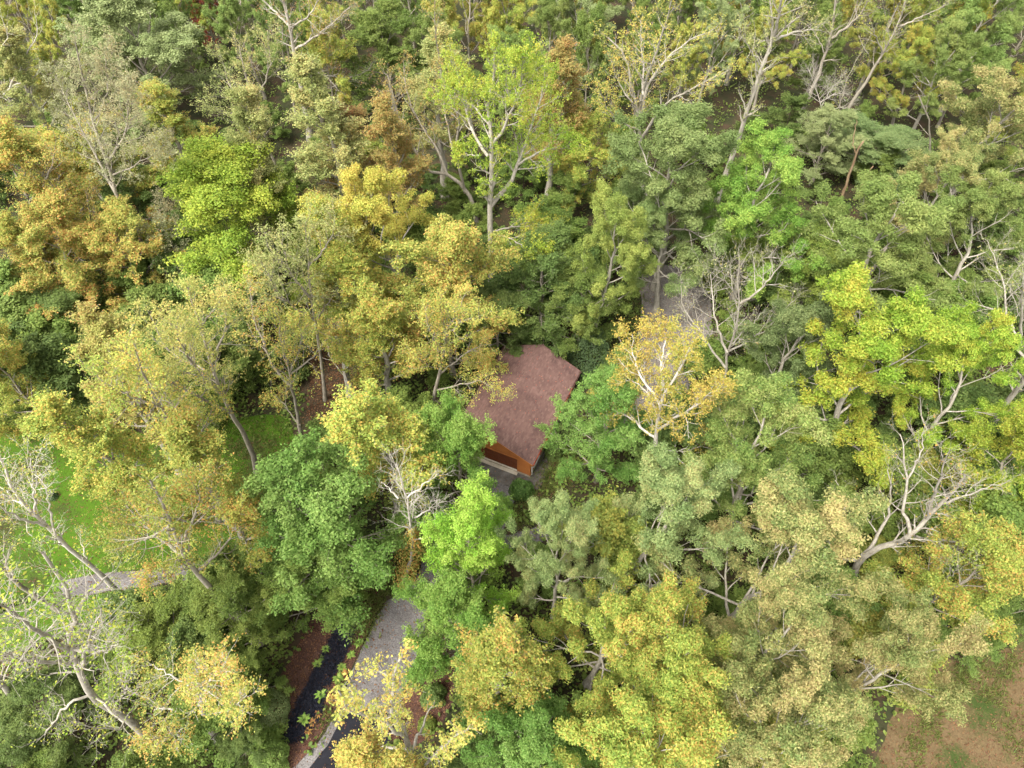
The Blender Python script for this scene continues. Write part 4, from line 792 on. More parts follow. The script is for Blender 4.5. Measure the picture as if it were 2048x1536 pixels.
# ------------------------------------------------------------------ ground sheets
def resample(P, jit, seed, per=7):
    rng = random.Random(seed); n = len(P); out = []
    for i in range(n):
        p0, p1, p2, p3 = (Vector(P[(i + k) % n]) for k in (-1, 0, 1, 2))
        for j in range(per):
            t = j / per
            q = 0.5 * ((2 * p1) + (p2 - p0) * t + (2 * p0 - 5 * p1 + 4 * p2 - p3) * t * t + (3 * p1 - p0 - 3 * p2 + p3) * t ** 3)
            out.append((q.x + rng.gauss(0, jit), q.y + rng.gauss(0, jit)))
    return out

def sheet(name, P, z, mat, jit=0.08, label=None):
    Q = resample(P, jit, len(name))
    me = bpy.data.meshes.new(name); me.from_pydata([(x, y, z) for x, y in Q], [], [list(range(len(Q)))]); me.materials.append(mat); me.update()
    if me.polygons[0].normal.z < 0: me.flip_normals()
    o = obj(name, me); tag(o, kind='structure')
    if label: o['label'] = label
    return o

gx = np.linspace(-320, 320, 81); gy = np.linspace(-120, 520, 81)
GX, GY = np.meshgrid(gx, gy); idx = np.arange(81 * 81).reshape(81, 81)
gq = np.stack([idx[:-1, :-1], idx[:-1, 1:], idx[1:, 1:], idx[1:, :-1]], -1).reshape(-1, 4)
tag(obj('ground', mesh_np('ground', np.stack([GX, GY, np.zeros_like(GX)], -1).reshape(-1, 3), gq, M_FOREST)), 'shaded forest floor of leaf litter and moss', kind='structure')
sheet('mulch_bed', POLY['mulch_bed'], 0.004, M_MULCH, label='red brown mulch bed beside the gravel drive')
sheet('mulch_slope', POLY['mulch_slope'], 0.004, M_LITTER, label='brown mulch slope under thin trees')
sheet('mulch_patch', POLY['mulch_bed2'], 0.004, M_MULCH, label='red mulch patch across the drive')
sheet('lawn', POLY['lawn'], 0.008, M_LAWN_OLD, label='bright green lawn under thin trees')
sheet('lawn_strip', POLY['lawn2'], 0.008, M_LAWN, label='strip of lawn below the gravel path')
sheet('dry_clearing', POLY['dry_clearing'], 0.008, M_DRY, label='dry tan clearing with green weed patches')
sheet('gravel_path', POLY['gravel_path'], 0.012, M_GRAVEL, label='grey gravel path across the lawn')
sheet('gravel_lane', POLY['gravel_lane'], 0.012, M_LANE, label='brown gravel lane behind the garage')
sheet('gravel_drive', POLY['gravel_drive'], 0.013, M_GRAVEL, 0.06, label='grey gravel drive curving to the garage')
sheet('asphalt_drive', ASPHALT, 0.018, M_ASPHALT, 0.03, label='fresh black asphalt at the foot of the drive')

# ------------------------------------------------------------------ garage
HX, HY, HTH, HALF, HLEN, EZ, RZ = HOUSE
gar = bpy.data.objects.new('garage', None); COL.objects.link(gar)
gar.location = (HX, HY, 0); gar.rotation_euler = (0, 0, HTH - math.pi / 2)
tag(gar, 'orange wood garage with a brown shingled gable roof', 'garage')
WX, Y0, Y1, FZ = HALF - 0.35, 0.32, HLEN - 0.32, 0.28
SL = (RZ - EZ) / HALF
def roof_z(x): return RZ - SL * abs(x)
WT = 2.62
b = Boxes(); b.box(-WX - .05, Y0 - .05, 0, WX + .05, Y0 + .3, FZ); b.box(-WX - .05, Y1 - .3, 0, WX + .05, Y1 + .05, FZ)
b.box(-WX - .05, Y0 + .3, 0, -WX + .3, Y1 - .3, FZ); b.box(WX - .3, Y0 + .3, 0, WX + .05, Y1 - .3, FZ)
obj('foundation', b.mesh('foundation', M_CONC), gar)
DX0, DX1, DZ1 = -2.75, 2.6, 2.33
def gable(x): return roof_z(x) - 0.2
# front wall with its door opening
b = Boxes()
b.prism([(-WX, FZ), (DX0, FZ), (DX0, gable(DX0)), (-WX, gable(WX))], Y0, Y0 + .16)
b.prism([(DX1, FZ), (WX, FZ), (WX, gable(WX)), (DX1, gable(DX1))], Y0, Y0 + .16)
b.prism([(DX0, DZ1), (DX1, DZ1), (DX1, gable(DX1)), (0, gable(0)), (DX0, gable(DX0))], Y0, Y0 + .16)
obj('wall', b.mesh('front_wall', M_SIDING), gar)
b = Boxes(); b.prism([(-WX, FZ), (WX, FZ), (WX, gable(WX)), (0, gable(0)), (-WX, gable(WX))], Y1 - .16, Y1); obj('wall', b.mesh('rear_wall', M_SIDING), gar)
for sx in (-1, 1):
    b = Boxes(); b.box(min(sx * WX, sx * (WX - .16)), Y0 + .16, FZ, max(sx * WX, sx * (WX - .16)), Y1 - .16, gable(WX) + .05); obj('wall', b.mesh('side_wall', M_SIDING), gar)
# lap siding on the visible faces (too fine to pick apart)
b = Boxes(); z = FZ + .02; rs = random.Random(3)
while z < RZ - .5:
    h = .19
    for (a0, a1) in ((-WX, DX0 - .11), (DX1 + .11, WX)) if z < DZ1 + .1 else ((-WX, WX),):
        lim = (RZ - .26 - (z + h)) / SL
        x0, x1 = max(a0, -lim), min(a1, lim)
        if x1 - x0 > .15:
            b.hexa([(x0, Y0 - .03, z), (x1, Y0 - .03, z), (x1, Y0 + .002, z), (x0, Y0 + .002, z), (x0, Y0 - .012, z + h), (x1, Y0 - .012, z + h), (x1, Y0 + .002, z + h), (x0, Y0 + .002, z + h)])
    if z + h < gable(WX):
        for sx in (-1, 1):
            b.hexa([(sx * (WX + .03), Y0 + .1, z), (sx * (WX + .03), Y1, z), (sx * (WX - .002), Y1, z), (sx * (WX - .002), Y0 + .1, z), (sx * (WX + .012), Y0 + .1, z + h), (sx * (WX + .012), Y1, z + h), (sx * (WX - .002), Y1, z + h), (sx * (WX - .002), Y0 + .1, z + h)])
    z += h
sd = obj('siding', b.mesh('siding', M_SIDING), gar); sd['kind'] = 'stuff'
# corner boards and door trim
for sx in (-1, 1):
    b = Boxes(); b.box(min(sx * (WX + .045), sx * (WX - .1)), Y0 - .045, FZ, max(sx * (WX + .045), sx * (WX - .1)), Y0 + .1, gable(WX) - .02); obj('corner_board', b.mesh('corner_board', M_SIDING), gar)
b = Boxes(); b.box(DX0 - .11, Y0 - .05, FZ, DX0, Y0 + .1, DZ1 + .11); b.box(DX1, Y0 - .05, FZ, DX1 + .11, Y0 + .1, DZ1 + .11); b.box(DX0, Y0 - .05, DZ1, DX1, Y0 + .1, DZ1 + .11)
obj('door_frame', b.mesh('door_frame', M_SIDING), gar)
b = Boxes(); b.box(DX0, Y0 + .11, FZ - .2, DX1, Y0 + .15, DZ1); door = obj('garage_door', b.mesh('garage_door', M_DOOR), gar); door['label'] = 'red brown panelled garage door'
pw, ph = (DX1 - DX0) / 8, (DZ1 - FZ) / 4
pb = Boxes(); pb.hexa([(-pw / 2 + .05, 0, -ph / 2 + .05), (pw / 2 - .05, 0, -ph / 2 + .05), (pw / 2 - .05, 0, ph / 2 - .05), (-pw / 2 + .05, 0, ph / 2 - .05),
                       (-pw / 2 + .09, -.03, -ph / 2 + .09), (pw / 2 - .09, -.03, -ph / 2 + .09), (pw / 2 - .09, -.03, ph / 2 - .09), (-pw / 2 + .09, -.03, ph / 2 - .09)])
pm = pb.mesh('door_panel', M_DOOR)
for i in range(8):
    for j in range(4):
        o = obj('panel', pm, door); o.location = (DX0 + (i + .5) * pw, Y0 + .108, FZ + (j + .5) * ph)
b = Boxes(); b.box(DX0 - .1, Y0 - .4, 0.02, DX1 + .1, Y0 - .052, .1); obj('threshold', b.mesh('threshold', M_CONC), gar)
# window in the right wall
b = Boxes(); b.box(WX + .02, 1.0, .95, WX + .09, 1.1, 2.05); b.box(WX + .02, 2.3, .95, WX + .09, 2.4, 2.05); b.box(WX + .02, 1.1, 1.95, WX + .09, 2.3, 2.05); b.box(WX + .02, .95, .86, WX + .16, 2.45, .95); b.box(WX + .02, 1.67, .95, WX + .08, 1.73, 1.95)
wdw = obj('window', b.mesh('window', M_WHITE), gar); wdw['label'] = 'white framed side window'
for y0, y1 in ((1.1, 1.67), (1.73, 2.3)):
    b = Boxes(); b.box(WX + .033, y0, .95, WX + .045, y1, 1.95); obj('pane', b.mesh('pane', M_GLASS), wdw)
# roof
b = Boxes(); TH = .16
b.prism([(-HALF, EZ - TH), (0, RZ - TH), (0, RZ), (-HALF, EZ)], 0, HLEN); b.prism([(0, RZ - TH), (HALF, EZ - TH), (HALF, EZ), (0, RZ)], 0, HLEN)
roof = obj('roof', b.mesh('roof', M_FASCIA), gar); roof['label'] = 'brown pink asphalt shingle gable roof'
b = Boxes(); SLEN = math.hypot(HALF, RZ - EZ); ux, uz = HALF / SLEN, (RZ - EZ) / SLEN; rs = random.Random(8)
nc = int(SLEN / .145); ce = SLEN / nc
for sx in (-1, 1):
    for c in range(nc):
        y = -.03 - rs.random() * .25
        while y < HLEN + .03:
            w = .27 + rs.random() * .1; ya, yb = max(y, -.03), min(y + w - .008, HLEN + .03)
            if yb - ya > .04:
                d0, d1 = c * ce - .035 + rs.random() * .008, (c + 1) * ce + .01    # from the eave up
                t = .012 + rs.random() * .008
                def pt(d, off, yy): return (sx * (HALF - d * ux + off * uz), yy, EZ + d * uz + off * ux)
                q = [pt(d0, .003, ya), pt(d0, .003, yb), pt(d1, .001, yb), pt(d1, .001, ya), pt(d0, .003 + t, ya), pt(d0, .003 + t, yb), pt(d1, .004, yb), pt(d1, .004, ya)]
                if sx > 0: q = [q[i] for i in (0, 3, 2, 1, 4, 7, 6, 5)]
                b.hexa(q)
            y += w
shg = obj('shingles', b.mesh('shingles', M_SHINGLE), roof); shg['kind'] = 'stuff'
b = Boxes(); y = -.03
while y < HLEN:
    for sx in (-1, 1):
        p = [(0, y, RZ + .012), (0, y + .27, RZ + .006), (sx * .14, y + .27, RZ + .006 - .14 * SL), (sx * .14, y, RZ + .012 - .14 * SL)]
        b.hexa(p + [(x, yy, zz + .016) for x, yy, zz in p])
    y += .25
rc = obj('ridge_cap', b.mesh('ridge_cap', M_SHINGLE), roof)
for yy in (-.055, HLEN + .012):
    for sx in (-1, 1):
        b = Boxes(); b.prism([(0, RZ - .26), (0, RZ - .004), (sx * (HALF + .02), EZ - .01), (sx * (HALF + .02), EZ - .25)], yy, yy + .043); obj('rake_board', b.mesh('rake_board', M_SIDING if yy < 0 else M_FASCIA), gar)
for sx in (-1, 1):
    x = lambda a: sx * (HALF + a)
    b = Boxes(); y0, y1 = -.03, HLEN + .03
    for (a, c, z0, z1) in ((.005, .02, EZ - .15, EZ - .02), (.02, .13, EZ - .15, EZ - .135), (.13, .145, EZ - .15, EZ - .03)):
        b.box(min(x(a), x(c)), y0, z0, max(x(a), x(c)), y1, z1)
    g = obj('gutter', b.mesh('gutter', M_GUTTER), gar)
    b = Boxes(); b.box(min(sx * (WX + .05), sx * (WX + .13)), .55, .1, max(sx * (WX + .05), sx * (WX + .13)), .63, EZ - .3); b.hexa([(sx * (WX + .06), .55, EZ - .34), (sx * (WX + .12), .55, EZ - .3), (sx * (WX + .12), .63, EZ - .3), (sx * (WX + .06), .63, EZ - .34), (sx * (HALF + .04), .55, EZ - .16), (sx * (HALF + .1), .55, EZ - .15), (sx * (HALF + .1), .63, EZ - .15), (sx * (HALF + .04), .63, EZ - .16)])
    obj('downspout', b.mesh('downspout', M_WHITE), gar)
def world_pt(lx, ly, lz=0.0):
    a = HTH - math.pi / 2
    return (HX + lx * math.cos(a) - ly * math.sin(a), HY + lx * math.sin(a) + ly * math.cos(a), lz)
b = Boxes(); b.box(WX + .06, -.7, -.05, WX + 1.35, 8.5, .045); o = obj('stone_walk', b.mesh('stone_walk', M_STONE)); o.location = (HX, HY, 0); o.rotation_euler = gar.rotation_euler; tag(o, 'damp dark paving strip along the garage wall', kind='structure')
b = Boxes(); b.box(-WX - .3, -1.5, -.05, WX + .06, Y0 - .06, .035); o = obj('garage_apron', b.mesh('garage_apron', M_STONE)); o.location = (HX, HY, 0); o.rotation_euler = gar.rotation_euler; tag(o, 'dark paved apron before the garage door', kind='structure')

# ------------------------------------------------------------------ trees: skeleton, tubes, leaves
UP = np.array([0.0, 0.0, 1.0])

def interp(P, t):
    """P (M,K,3), t (M,n) in 0..1 -> points, tangents, (index, frac)"""
    K = P.shape[1]; s = np.clip(t, 0, .9999) * (K - 1); i = s.astype(int); f = (s - i)[..., None]
    m = np.arange(P.shape[0])[:, None]
    a, b_ = P[m, i], P[m, i + 1]
    return a + (b_ - a) * f, unit(b_ - a), i, f[..., 0]

def children(rng, P, R, n, t0, t1, ang, length, trop, wander, K, rk=0.55, rmin=0.006):
    """n children on each parent; ang(t), length(t, parent length) -> arrays"""
    M = P.shape[0]
    t = t0 + (t1 - t0) * (np.arange(n)[None, :] + rng.random((M, n))) / n
    pos, tan, i, f = interp(P, t)
    m = np.arange(M)[:, None]
    pr = R[m, i] * (1 - f) + R[m, i + 1] * f
    pl = np.linalg.norm(np.diff(P, axis=1), axis=-1).sum(1)[:, None]
    a = ang(t) + rng.normal(0, .14, t.shape)
    az = rng.random((M, 1)) * 6.28 + np.arange(n)[None, :] * 2.4 + rng.normal(0, .35, t.shape)
    ref = np.where(np.abs(tan[..., 2:3]) > .9, np.array([1., 0, 0]), UP)
    e1 = unit(np.cross(tan, ref)); e2 = np.cross(tan, e1)
    d = tan * np.cos(a)[..., None] + (e1 * np.cos(az)[..., None] + e2 * np.sin(az)[..., None]) * np.sin(a)[..., None]
    ln = length(t, pl) * rng.uniform(.75, 1.25, t.shape)
    pos = pos.reshape(-1, 3); d = d.reshape(-1, 3); ln = ln.reshape(-1); r0 = np.maximum(pr.reshape(-1) * rk, rmin)
    out = [pos]; q = pos.copy()
    for k in range(K - 1):
        d = unit(d + UP * (trop / K) + rng.normal(0, wander, d.shape))
        q = q + d * (ln / (K - 1))[:, None]; out.append(q)
    C = np.stack(out, 1)
    u = np.linspace(0, 1, K)[None, :]
    CR = np.maximum(r0[:, None] * (1 - .78 * u), rmin * .7)
    return C, CR

def tubes(P, R, sides):
    """(M,K,3),(M,K) -> verts, quads"""
    M, K = R.shape
    T = np.empty_like(P); T[:, 1:-1] = P[:, 2:] - P[:, :-2]; T[:, 0] = P[:, 1] - P[:, 0]; T[:, -1] = P[:, -1] - P[:, -2]; T = unit(T)
    ref = np.where(np.abs(unit(P[:, -1] - P[:, 0])[:, None, 2:3]) > .8, np.array([1., .1, 0]), UP)
    e1 = unit(np.cross(T, ref)); e2 = np.cross(T, e1)
    a = np.arange(sides) * 2 * math.pi / sides
    V = P[:, :, None] + R[:, :, None, None] * (e1[:, :, None] * np.cos(a)[None, None, :, None] + e2[:, :, None] * np.sin(a)[None, None, :, None])
    ix = np.arange(M * K * sides).reshape(M, K, sides)
    nx = np.roll(ix, -1, axis=2)
    Q = np.stack([ix[:, :-1], nx[:, :-1], nx[:, 1:], ix[:, 1:]], -1).reshape(-1, 4)
    return V.reshape(-1, 3), Q

def merge(parts):
    V, Q, n = [], [], 0
    for v, q in parts:
        V.append(v); Q.append(q + n); n += len(v)
    return np.concatenate(V), np.concatenate(Q)

def leaves(rng, C, Nrm, size, aspect=0.62, fold=0.12):
    """one folded diamond leaf for each centre / normal"""
    n = len(C); Nrm = unit(Nrm)
    r = unit(rng.normal(size=(n, 3))); u = unit(np.cross(Nrm, r)); w = np.cross(Nrm, u)
    s = (size * rng.uniform(.65, 1.3, n))[:, None] * .5
    V = np.stack([C - u * s, C + w * s * aspect + Nrm * s * fold, C + u * s * 1.05 - Nrm * s * fold, C - w * s * aspect + Nrm * s * fold], 1)
    return V.reshape(-1, 3), np.arange(n * 4).reshape(n, 4)

def foliage(rng, tw, per, spread, size, upb=.6, outb=.5, flat=1.0, tips=0.25, droop=0.0, tone=None, bare=0.0, aspect=.55):
    """leaves strewn round the outer part of each twig (M,K,3)"""
    M = tw.shape[0]
    keep = rng.random(M) > bare
    tw = tw[keep]; tn = tone[keep] if tone is not None else rng.random(len(tw)); M = len(tw)
    cnt = np.full(M, per) if np.isscalar(per) else per
    n = int(round(float(cnt.mean() if not np.isscalar(per) else per) * M)); n = max(n, 1)
    m = rng.integers(0, M, n)
    t = tips + (1 - tips) * rng.random(n) ** .7
    p, tan, _, _ = interp(tw, np.zeros((M, 1)))
    K = tw.shape[1]; s = np.clip(t, 0, .9999) * (K - 1); i = s.astype(int); f = (s - i)[:, None]
    c = tw[m, i] * (1 - f) + tw[m, i + 1] * f
    o = unit(rng.normal(size=(n, 3))) * (rng.random(n) ** .5)[:, None] * spread; o[:, 2] *= flat; o[:, 2] -= droop * rng.random(n)
    C = c + o
    Nr = UP * upb + unit(o) * outb + rng.normal(0, .45, (n, 3))
    V, Q = leaves(rng, C, Nr, size, aspect)
    return V, Q, tn[m]

SPEC = {
 'oak':    dict(H=20, R=5.0, top=.84, t0=.24, t3=.5, n1=16, K1=7, a0=1.25, a1=.35, tr1=.55, w1=.13, n2=7, l2=.42, n3=7, l3=(.4, .8), per=122, spread=.43, size=.165, flat=.8, upb=.6, outb=.9, r=.3, tips=.45),
 'poplar': dict(H=26, R=4.2, top=.9, t0=.30, n1=24, K1=8, a0=.95, a1=.3, tr1=.75, w1=.10, n2=9, l2=.40, n3=6, l3=(.5, 1.1), per=34, spread=.25, size=.138, flat=1., upb=.5, outb=.4, r=.3, tips=.1),
 'maple':  dict(H=16, R=4.4, top=.86, t0=.14, n1=24, K1=7, a0=1.35, a1=.4, tr1=.45, w1=.12, n2=8, l2=.42, n3=6, l3=(.45, .9), per=52, spread=.38, size=.155, flat=.6, upb=.85, outb=.5, r=.22, tips=.2),
 'limetree': dict(H=18, R=4.4, top=.86, t0=.12, n1=26, K1=7, a0=1.3, a1=.35, tr1=.55, w1=.1, n2=8, l2=.42, n3=6, l3=(.5, .95), per=80, spread=.47, size=.15, flat=.9, upb=.5, outb=.8, r=.25, tips=.35),
 'under':  dict(H=7, R=2.4, top=.84, t0=.06, n1=16, K1=6, a0=1.35, a1=.4, tr1=.4, w1=.14, n2=6, l2=.45, n3=5, l3=(.3, .6), per=44, spread=.32, size=.15, flat=.6, upb=.9, outb=.4, r=.09, tips=.1),
}
def env(kind, t):
    if kind in ('oak',): return np.sqrt(np.clip(1 - ((t - .38) / .72) ** 2, .05, 1))
    if kind == 'poplar': return np.clip(1.0 - .62 * t, .2, 1) * np.clip(.65 + t * 2, 0, 1)
    return np.sqrt(np.clip(1 - ((t - .3) / .78) ** 2, .05, 1))

def skeleton(seed, kind):
    s = SPEC[kind]; rng = np.random.default_rng(seed); H, R = s['H'], s['R']
    K = 14; z = np.linspace(0, H * s['top'], K)
    wob = np.cumsum(rng.normal(0, .012 * H, (K, 2)), 0) * np.linspace(0, 1, K)[:, None] ** .8
    T = np.concatenate([wob - wob[0], (z - .15)[:, None]], 1)[None]
    TR = (s['r'] * (1 - .82 * np.linspace(0, 1, K)) * (1 + .6 * np.exp(-np.linspace(0, 1, K) * 18)))[None]
    t0 = s['t0']; q = lambda t: np.clip((t - t0) / (1 - t0), 0, 1)
    L1, R1 = children(rng, T, TR, s['n1'], t0, .98, lambda t: s['a0'] + (s['a1'] - s['a0']) * q(t), lambda t, pl: R * env(kind, q(t)) * 1.12, s['tr1'], s['w1'], s['K1'], .5)
    tr2 = .95 if kind == 'poplar' else .3
    L2, R2 = children(rng, L1, R1, s['n2'], .28, 1, lambda t: .85 - .45 * t, lambda t, pl: s['l2'] * pl * (1.25 - .75 * t), tr2, .16, 5, .6)
    L3, R3 = children(rng, L2, R2, s['n3'], s.get('t3', .25), 1, lambda t: .8 - .3 * t, lambda t, pl: np.full(t.shape, s['l3'][0]) + (s['l3'][1] - s['l3'][0]) * rng.random(t.shape), tr2 + .05, .18, 4, .6, .007)
    return rng, T, TR, L1, R1, L2, R2, L3, R3

def make_tree(seed, kind, dens=1.0, bare=0.0):
    s = SPEC[kind]; rng, T, TR, L1, R1, L2, R2, L3, R3 = skeleton(seed, kind)
    n1, n2, n3 = s['n1'], s['n2'], s['n3']
    V, Q = tubes(T, TR, 9); trunk = mesh_np(kind + '_trunk', V, Q, BARK['grey'], smooth=True)
    V, Q = merge([tubes(L1, R1, 6), tubes(L2, R2, 4), tubes(L3, R3, 3)]); limbs = mesh_np(kind + '_limbs', V, Q, BARK['grey'], smooth=True)
    tone = .45 * np.repeat(rng.random(n1), n2 * n3) + .35 * np.repeat(rng.random(n1 * n2), n3) + .20 * rng.random(n1 * n2 * n3)
    tone = np.clip((tone - .5) * 1.5 + .5, 0, 1)
    V, Q, tn = foliage(rng, L3, s['per'] * dens, s['spread'], s['size'], s['upb'], s['outb'], s['flat'], s['tips'], 0, tone, bare, .42 if kind == 'oak' else .55)
    crown = mesh_np(kind + '_crown', V, Q, LM['olive'], tn)
    return trunk, limbs, crown

PROTO = {
 'oak': [make_tree(11 + i, 'oak', bare=.1) for i in range(3)],
 'poplar': [make_tree(31 + i, 'poplar') for i in range(3)],
 'maple': [make_tree(51 + i, 'maple') for i in range(3)],
 'limetree': [make_tree(71, 'limetree')],
 'under': [make_tree(81 + i, 'under') for i in range(3)],
}
NAMES = {'oak': 'oak_tree', 'poplar': 'tulip_tree', 'maple': 'maple_tree', 'limetree': 'locust_tree', 'under': 'understory_tree'}
def place(kind, var, x, y, h, R, rot, pal, label, group=None, bark='grey', parts=True, name=None):
    s = SPEC[kind]; pr = PROTO[kind][var % len(PROTO[kind])]
    root = bpy.data.objects.new(name or NAMES[kind], None); COL.objects.link(root); root.empty_display_size = 1
    root.location = (x, y, 0); root.rotation_euler = (0, 0, math.radians(rot)); f = R / s['R']; root.scale = (f, f, h / s['H'])
    tag(root, label, 'tree', group)
    obj('trunk', pr[0], root, BARK[bark]); obj('limbs', pr[1], root, BARK[bark]); obj('crown', pr[2], root, LM[pal])
    return root

for i, (kind, pal, x, y, h, R, rot, label) in enumerate(TREES):
    place(kind, i, x, y, h, R, rot, pal, label, bark=('pale' if kind in ('poplar', 'oak') else 'grey'))

# trees whose limbs can be read one by one in the photograph
def spline(P, K):
    P = np.array(P, float)
    if len(P) == 2: P = np.array([P[0], (P[0] + P[1]) / 2, P[1]])
    d = np.r_[0, np.cumsum(np.linalg.norm(np.diff(P, axis=0), axis=1))]; u = np.linspace(0, d[-1], K)
    n = len(P); tang = np.gradient(P, d, axis=0) if n > 2 else None
    out = []
    for q in u:
        i = min(max(np.searchsorted(d, q) - 1, 0), n - 2); h = d[i + 1] - d[i]; t = (q - d[i]) / max(h, 1e-6)
        out.append((2*t**3-3*t*t+1)*P[i] + (t**3-2*t*t+t)*h*tang[i] + (-2*t**3+3*t*t)*P[i+1] + (t**3-t*t)*h*tang[i+1])
    return np.array(out)

def hero(i, name, pal, bark, x, y, limbs, spec, label):
    rng = np.random.default_rng(500 + i); n2, n3, per, size = spec[:4]; cap = spec[4] if len(spec) > 4 else 2.8; K = 13
    root = bpy.data.objects.new(name, None); COL.objects.link(root); root.location = (x, y, 0)
    tag(root, label, {'dead_snag': 'snag'}.get(name, 'tree'))
    C = np.stack([spline(P, K) for P, r in limbs]); C[0, 0, 2] -= .2
    C[:, 1:-1] += rng.normal(0, .06, C[:, 1:-1].shape)
    snag = name == 'dead_snag'
    RR = np.stack([r * (1 - (.45 if snag else .80) * np.linspace(0, 1, K)) for P, r in limbs])
    RR[0] *= 1 + .35 * np.exp(-np.linspace(0, 1, K) * 14)
    V, Q = tubes(C[:1], RR[:1], 9)
    if snag:                                            # a closed splintered end
        n = len(V); V = np.vstack([V, C[0, -1] + (C[0, -1] - C[0, -2]) * .3]); Q = np.vstack([Q, [[n - 9 + k, n - 9 + (k + 1) % 9, n, n] for k in range(9)]]); Q3 = Q
        me = bpy.data.meshes.new('snag'); me.from_pydata(V.tolist(), [], [[a for j, a in enumerate(q) if a not in q[:j]] for q in Q.tolist()]); me.materials.append(BARK[bark]); me.update()
        for p in me.polygons: p.use_smooth = True
        obj('trunk', me, root)
    else:
        obj('trunk', mesh_np('trunk', V, Q, BARK[bark], smooth=True), root)
    parts = []
    if len(C) > 1: parts.append(tubes(C[1:], RR[1:], 6))
    if n2:
        t0 = np.full(len(C), .22); 
        ln = np.linalg.norm(np.diff(C, axis=1), axis=-1).sum(1)
        allL2, allR2, own = [], [], []
        for j in range(len(C)):
            n = max(2, int(round(n2 * ln[j] / 5.0 + 1))); n = min(n, 22)
            a, b_ = (.5, 1) if j == 0 else (.25, 1)
            c2, r2 = children(rng, C[j:j+1], RR[j:j+1], n, a, b_, lambda t: .95 - .4 * t, lambda t, pl: np.minimum(.42 * pl, cap) * (1.3 - .8 * t), .45, .15, 6, .5, .012)
            allL2.append(c2); allR2.append(r2); own += [j] * len(c2)
        L2 = np.concatenate(allL2); R2 = np.concatenate(allR2); own = np.array(own)
        parts.append(tubes(L2, R2, 4))
        L3, R3 = children(rng, L2, R2, n3, .2, 1, lambda t: .8 - .25 * t, lambda t, pl: .32 * pl + .35, .35, .18, 4, .6, .009)
        parts.append(tubes(L3, R3, 3))
        if n3 > 3:
            L4, R4 = children(rng, L3, R3, 3, .3, 1, lambda t: .7, lambda t, pl: .35 * pl + .2, .3, .2, 3, .6, .007)
            if per < 6: parts.append(tubes(L4, R4, 3))
        else: L4 = L3
        if per and pal != 'none':
            lt = rng.random(len(C))
            tone = np.repeat(np.clip(.5 * lt[own] + .5 * rng.random(len(L2)), 0, 1), len(L4) // len(L2))
            tone = np.clip((tone - .5) * 1.4 + .5, 0, 1)
            bare = .3 if per < 7 else .08
            V, Q, tn = foliage(rng, L4, per * len(L3) / len(L4) * 2.0, .24, size * .82, .5, .4, 1, .05, 0, tone, bare)
            obj('crown', mesh_np('crown', V, Q, LM[pal], tn), root)
    if parts:
        V, Q = merge(parts); obj('limbs', mesh_np('limbs', V, Q, BARK[bark], smooth=True), root)
    if name == 'dead_tree' and pal == 'orange':         # climber round the foot of the dead stem
        n = 2600; t = rng.random(n) ** 1.4 * .5; c = interp(C[:1], t[None])[0][0]; a = rng.random(n) * 6.283; rr = (.35 + .65 * rng.random(n)) * (.35 + 1.1 * np.sin(np.pi * np.clip(t * 2.1, 0, 1)) ** .8) * (1 + .35 * np.sin(a * 3 + t * 26))
        o_ = np.stack([np.cos(a) * rr, np.sin(a) * rr, rng.normal(0, .25, n)], 1); pts = c + o_; pts[:, 2] = np.maximum(pts[:, 2], .08)
        V, Q = leaves(rng, pts, unit(o_) + UP * .6 + rng.normal(0, .4, (n, 3)), .19)
        v = obj('climbing_vine', mesh_np('climbing_vine', V, Q, LM['orange'], .55 + .45 * rng.random(n)), root); v['label'] = 'orange leaved climber round the foot of the stem'
    return root
for i, h in enumerate(HEROES): hero(i, *h)

# ------------------------------------------------------------------ understory and the wood beyond
COLOUR = {'deep': 'dark green', 'deepmoss': 'moss green', 'midgreen': 'mid green', 'olivegold': 'yellow flecked', 'olive': 'olive', 'goldgreen': 'yellowing'}
KNOWN = [(t[2], t[3], t[7]) for t in TREES] + [(h[3], h[4], h[7]) for h in HEROES if h[0] in ('tulip_tree', 'bare_tree')]
def short(label):
    for w in (' with ', ' beside ', ' behind ', ' above ', ' below ', ' at the ', ' in the ', ' in front ', ' over ', ' under ', ' between ', ' reaching ', ' left of ', ' right of ', ' leaning ', ' standing ', ' near ', ' among ', ' glowing ', ' beneath ', ' touching ', ' flecked ', ' on the ', ' on a ', ' just ', ' rising ', ' overhanging ', ' crossing ', ' slanting ', ' shading '):
        if w in label and label.index(w) > 12 and len(label.split(w)[0].split()) > 2: label = label.split(w)[0]
    return label
def neighbour(x, y): return short(min(KNOWN, key=lambda k: (k[0] - x) ** 2 + (k[1] - y) ** 2)[2])
rf = random.Random(21)
for i, (x, y, h, R, big) in enumerate(FILL):
    if big:
        pal = rf.choice(['olive', 'midgreen', 'goldgreen'])
        place(rf.choice(['oak', 'maple']), i, x, y, h, R, rf.randrange(360), pal, '%s tree of the far wood past the %s' % (COLOUR[pal], neighbour(x, y)), COLOUR[pal] + ' trees of the far wood', 'grey')
    else:
        pal = rf.choices(['deep', 'deepmoss', 'midgreen', 'olivegold'], (5, 4, 3, 1))[0]
        place('under', i, x, y, h, R, rf.randrange(360), pal, '%s understory tree close to the %s' % (COLOUR[pal], neighbour(x, y)), COLOUR[pal] + ' understory trees', 'dark')

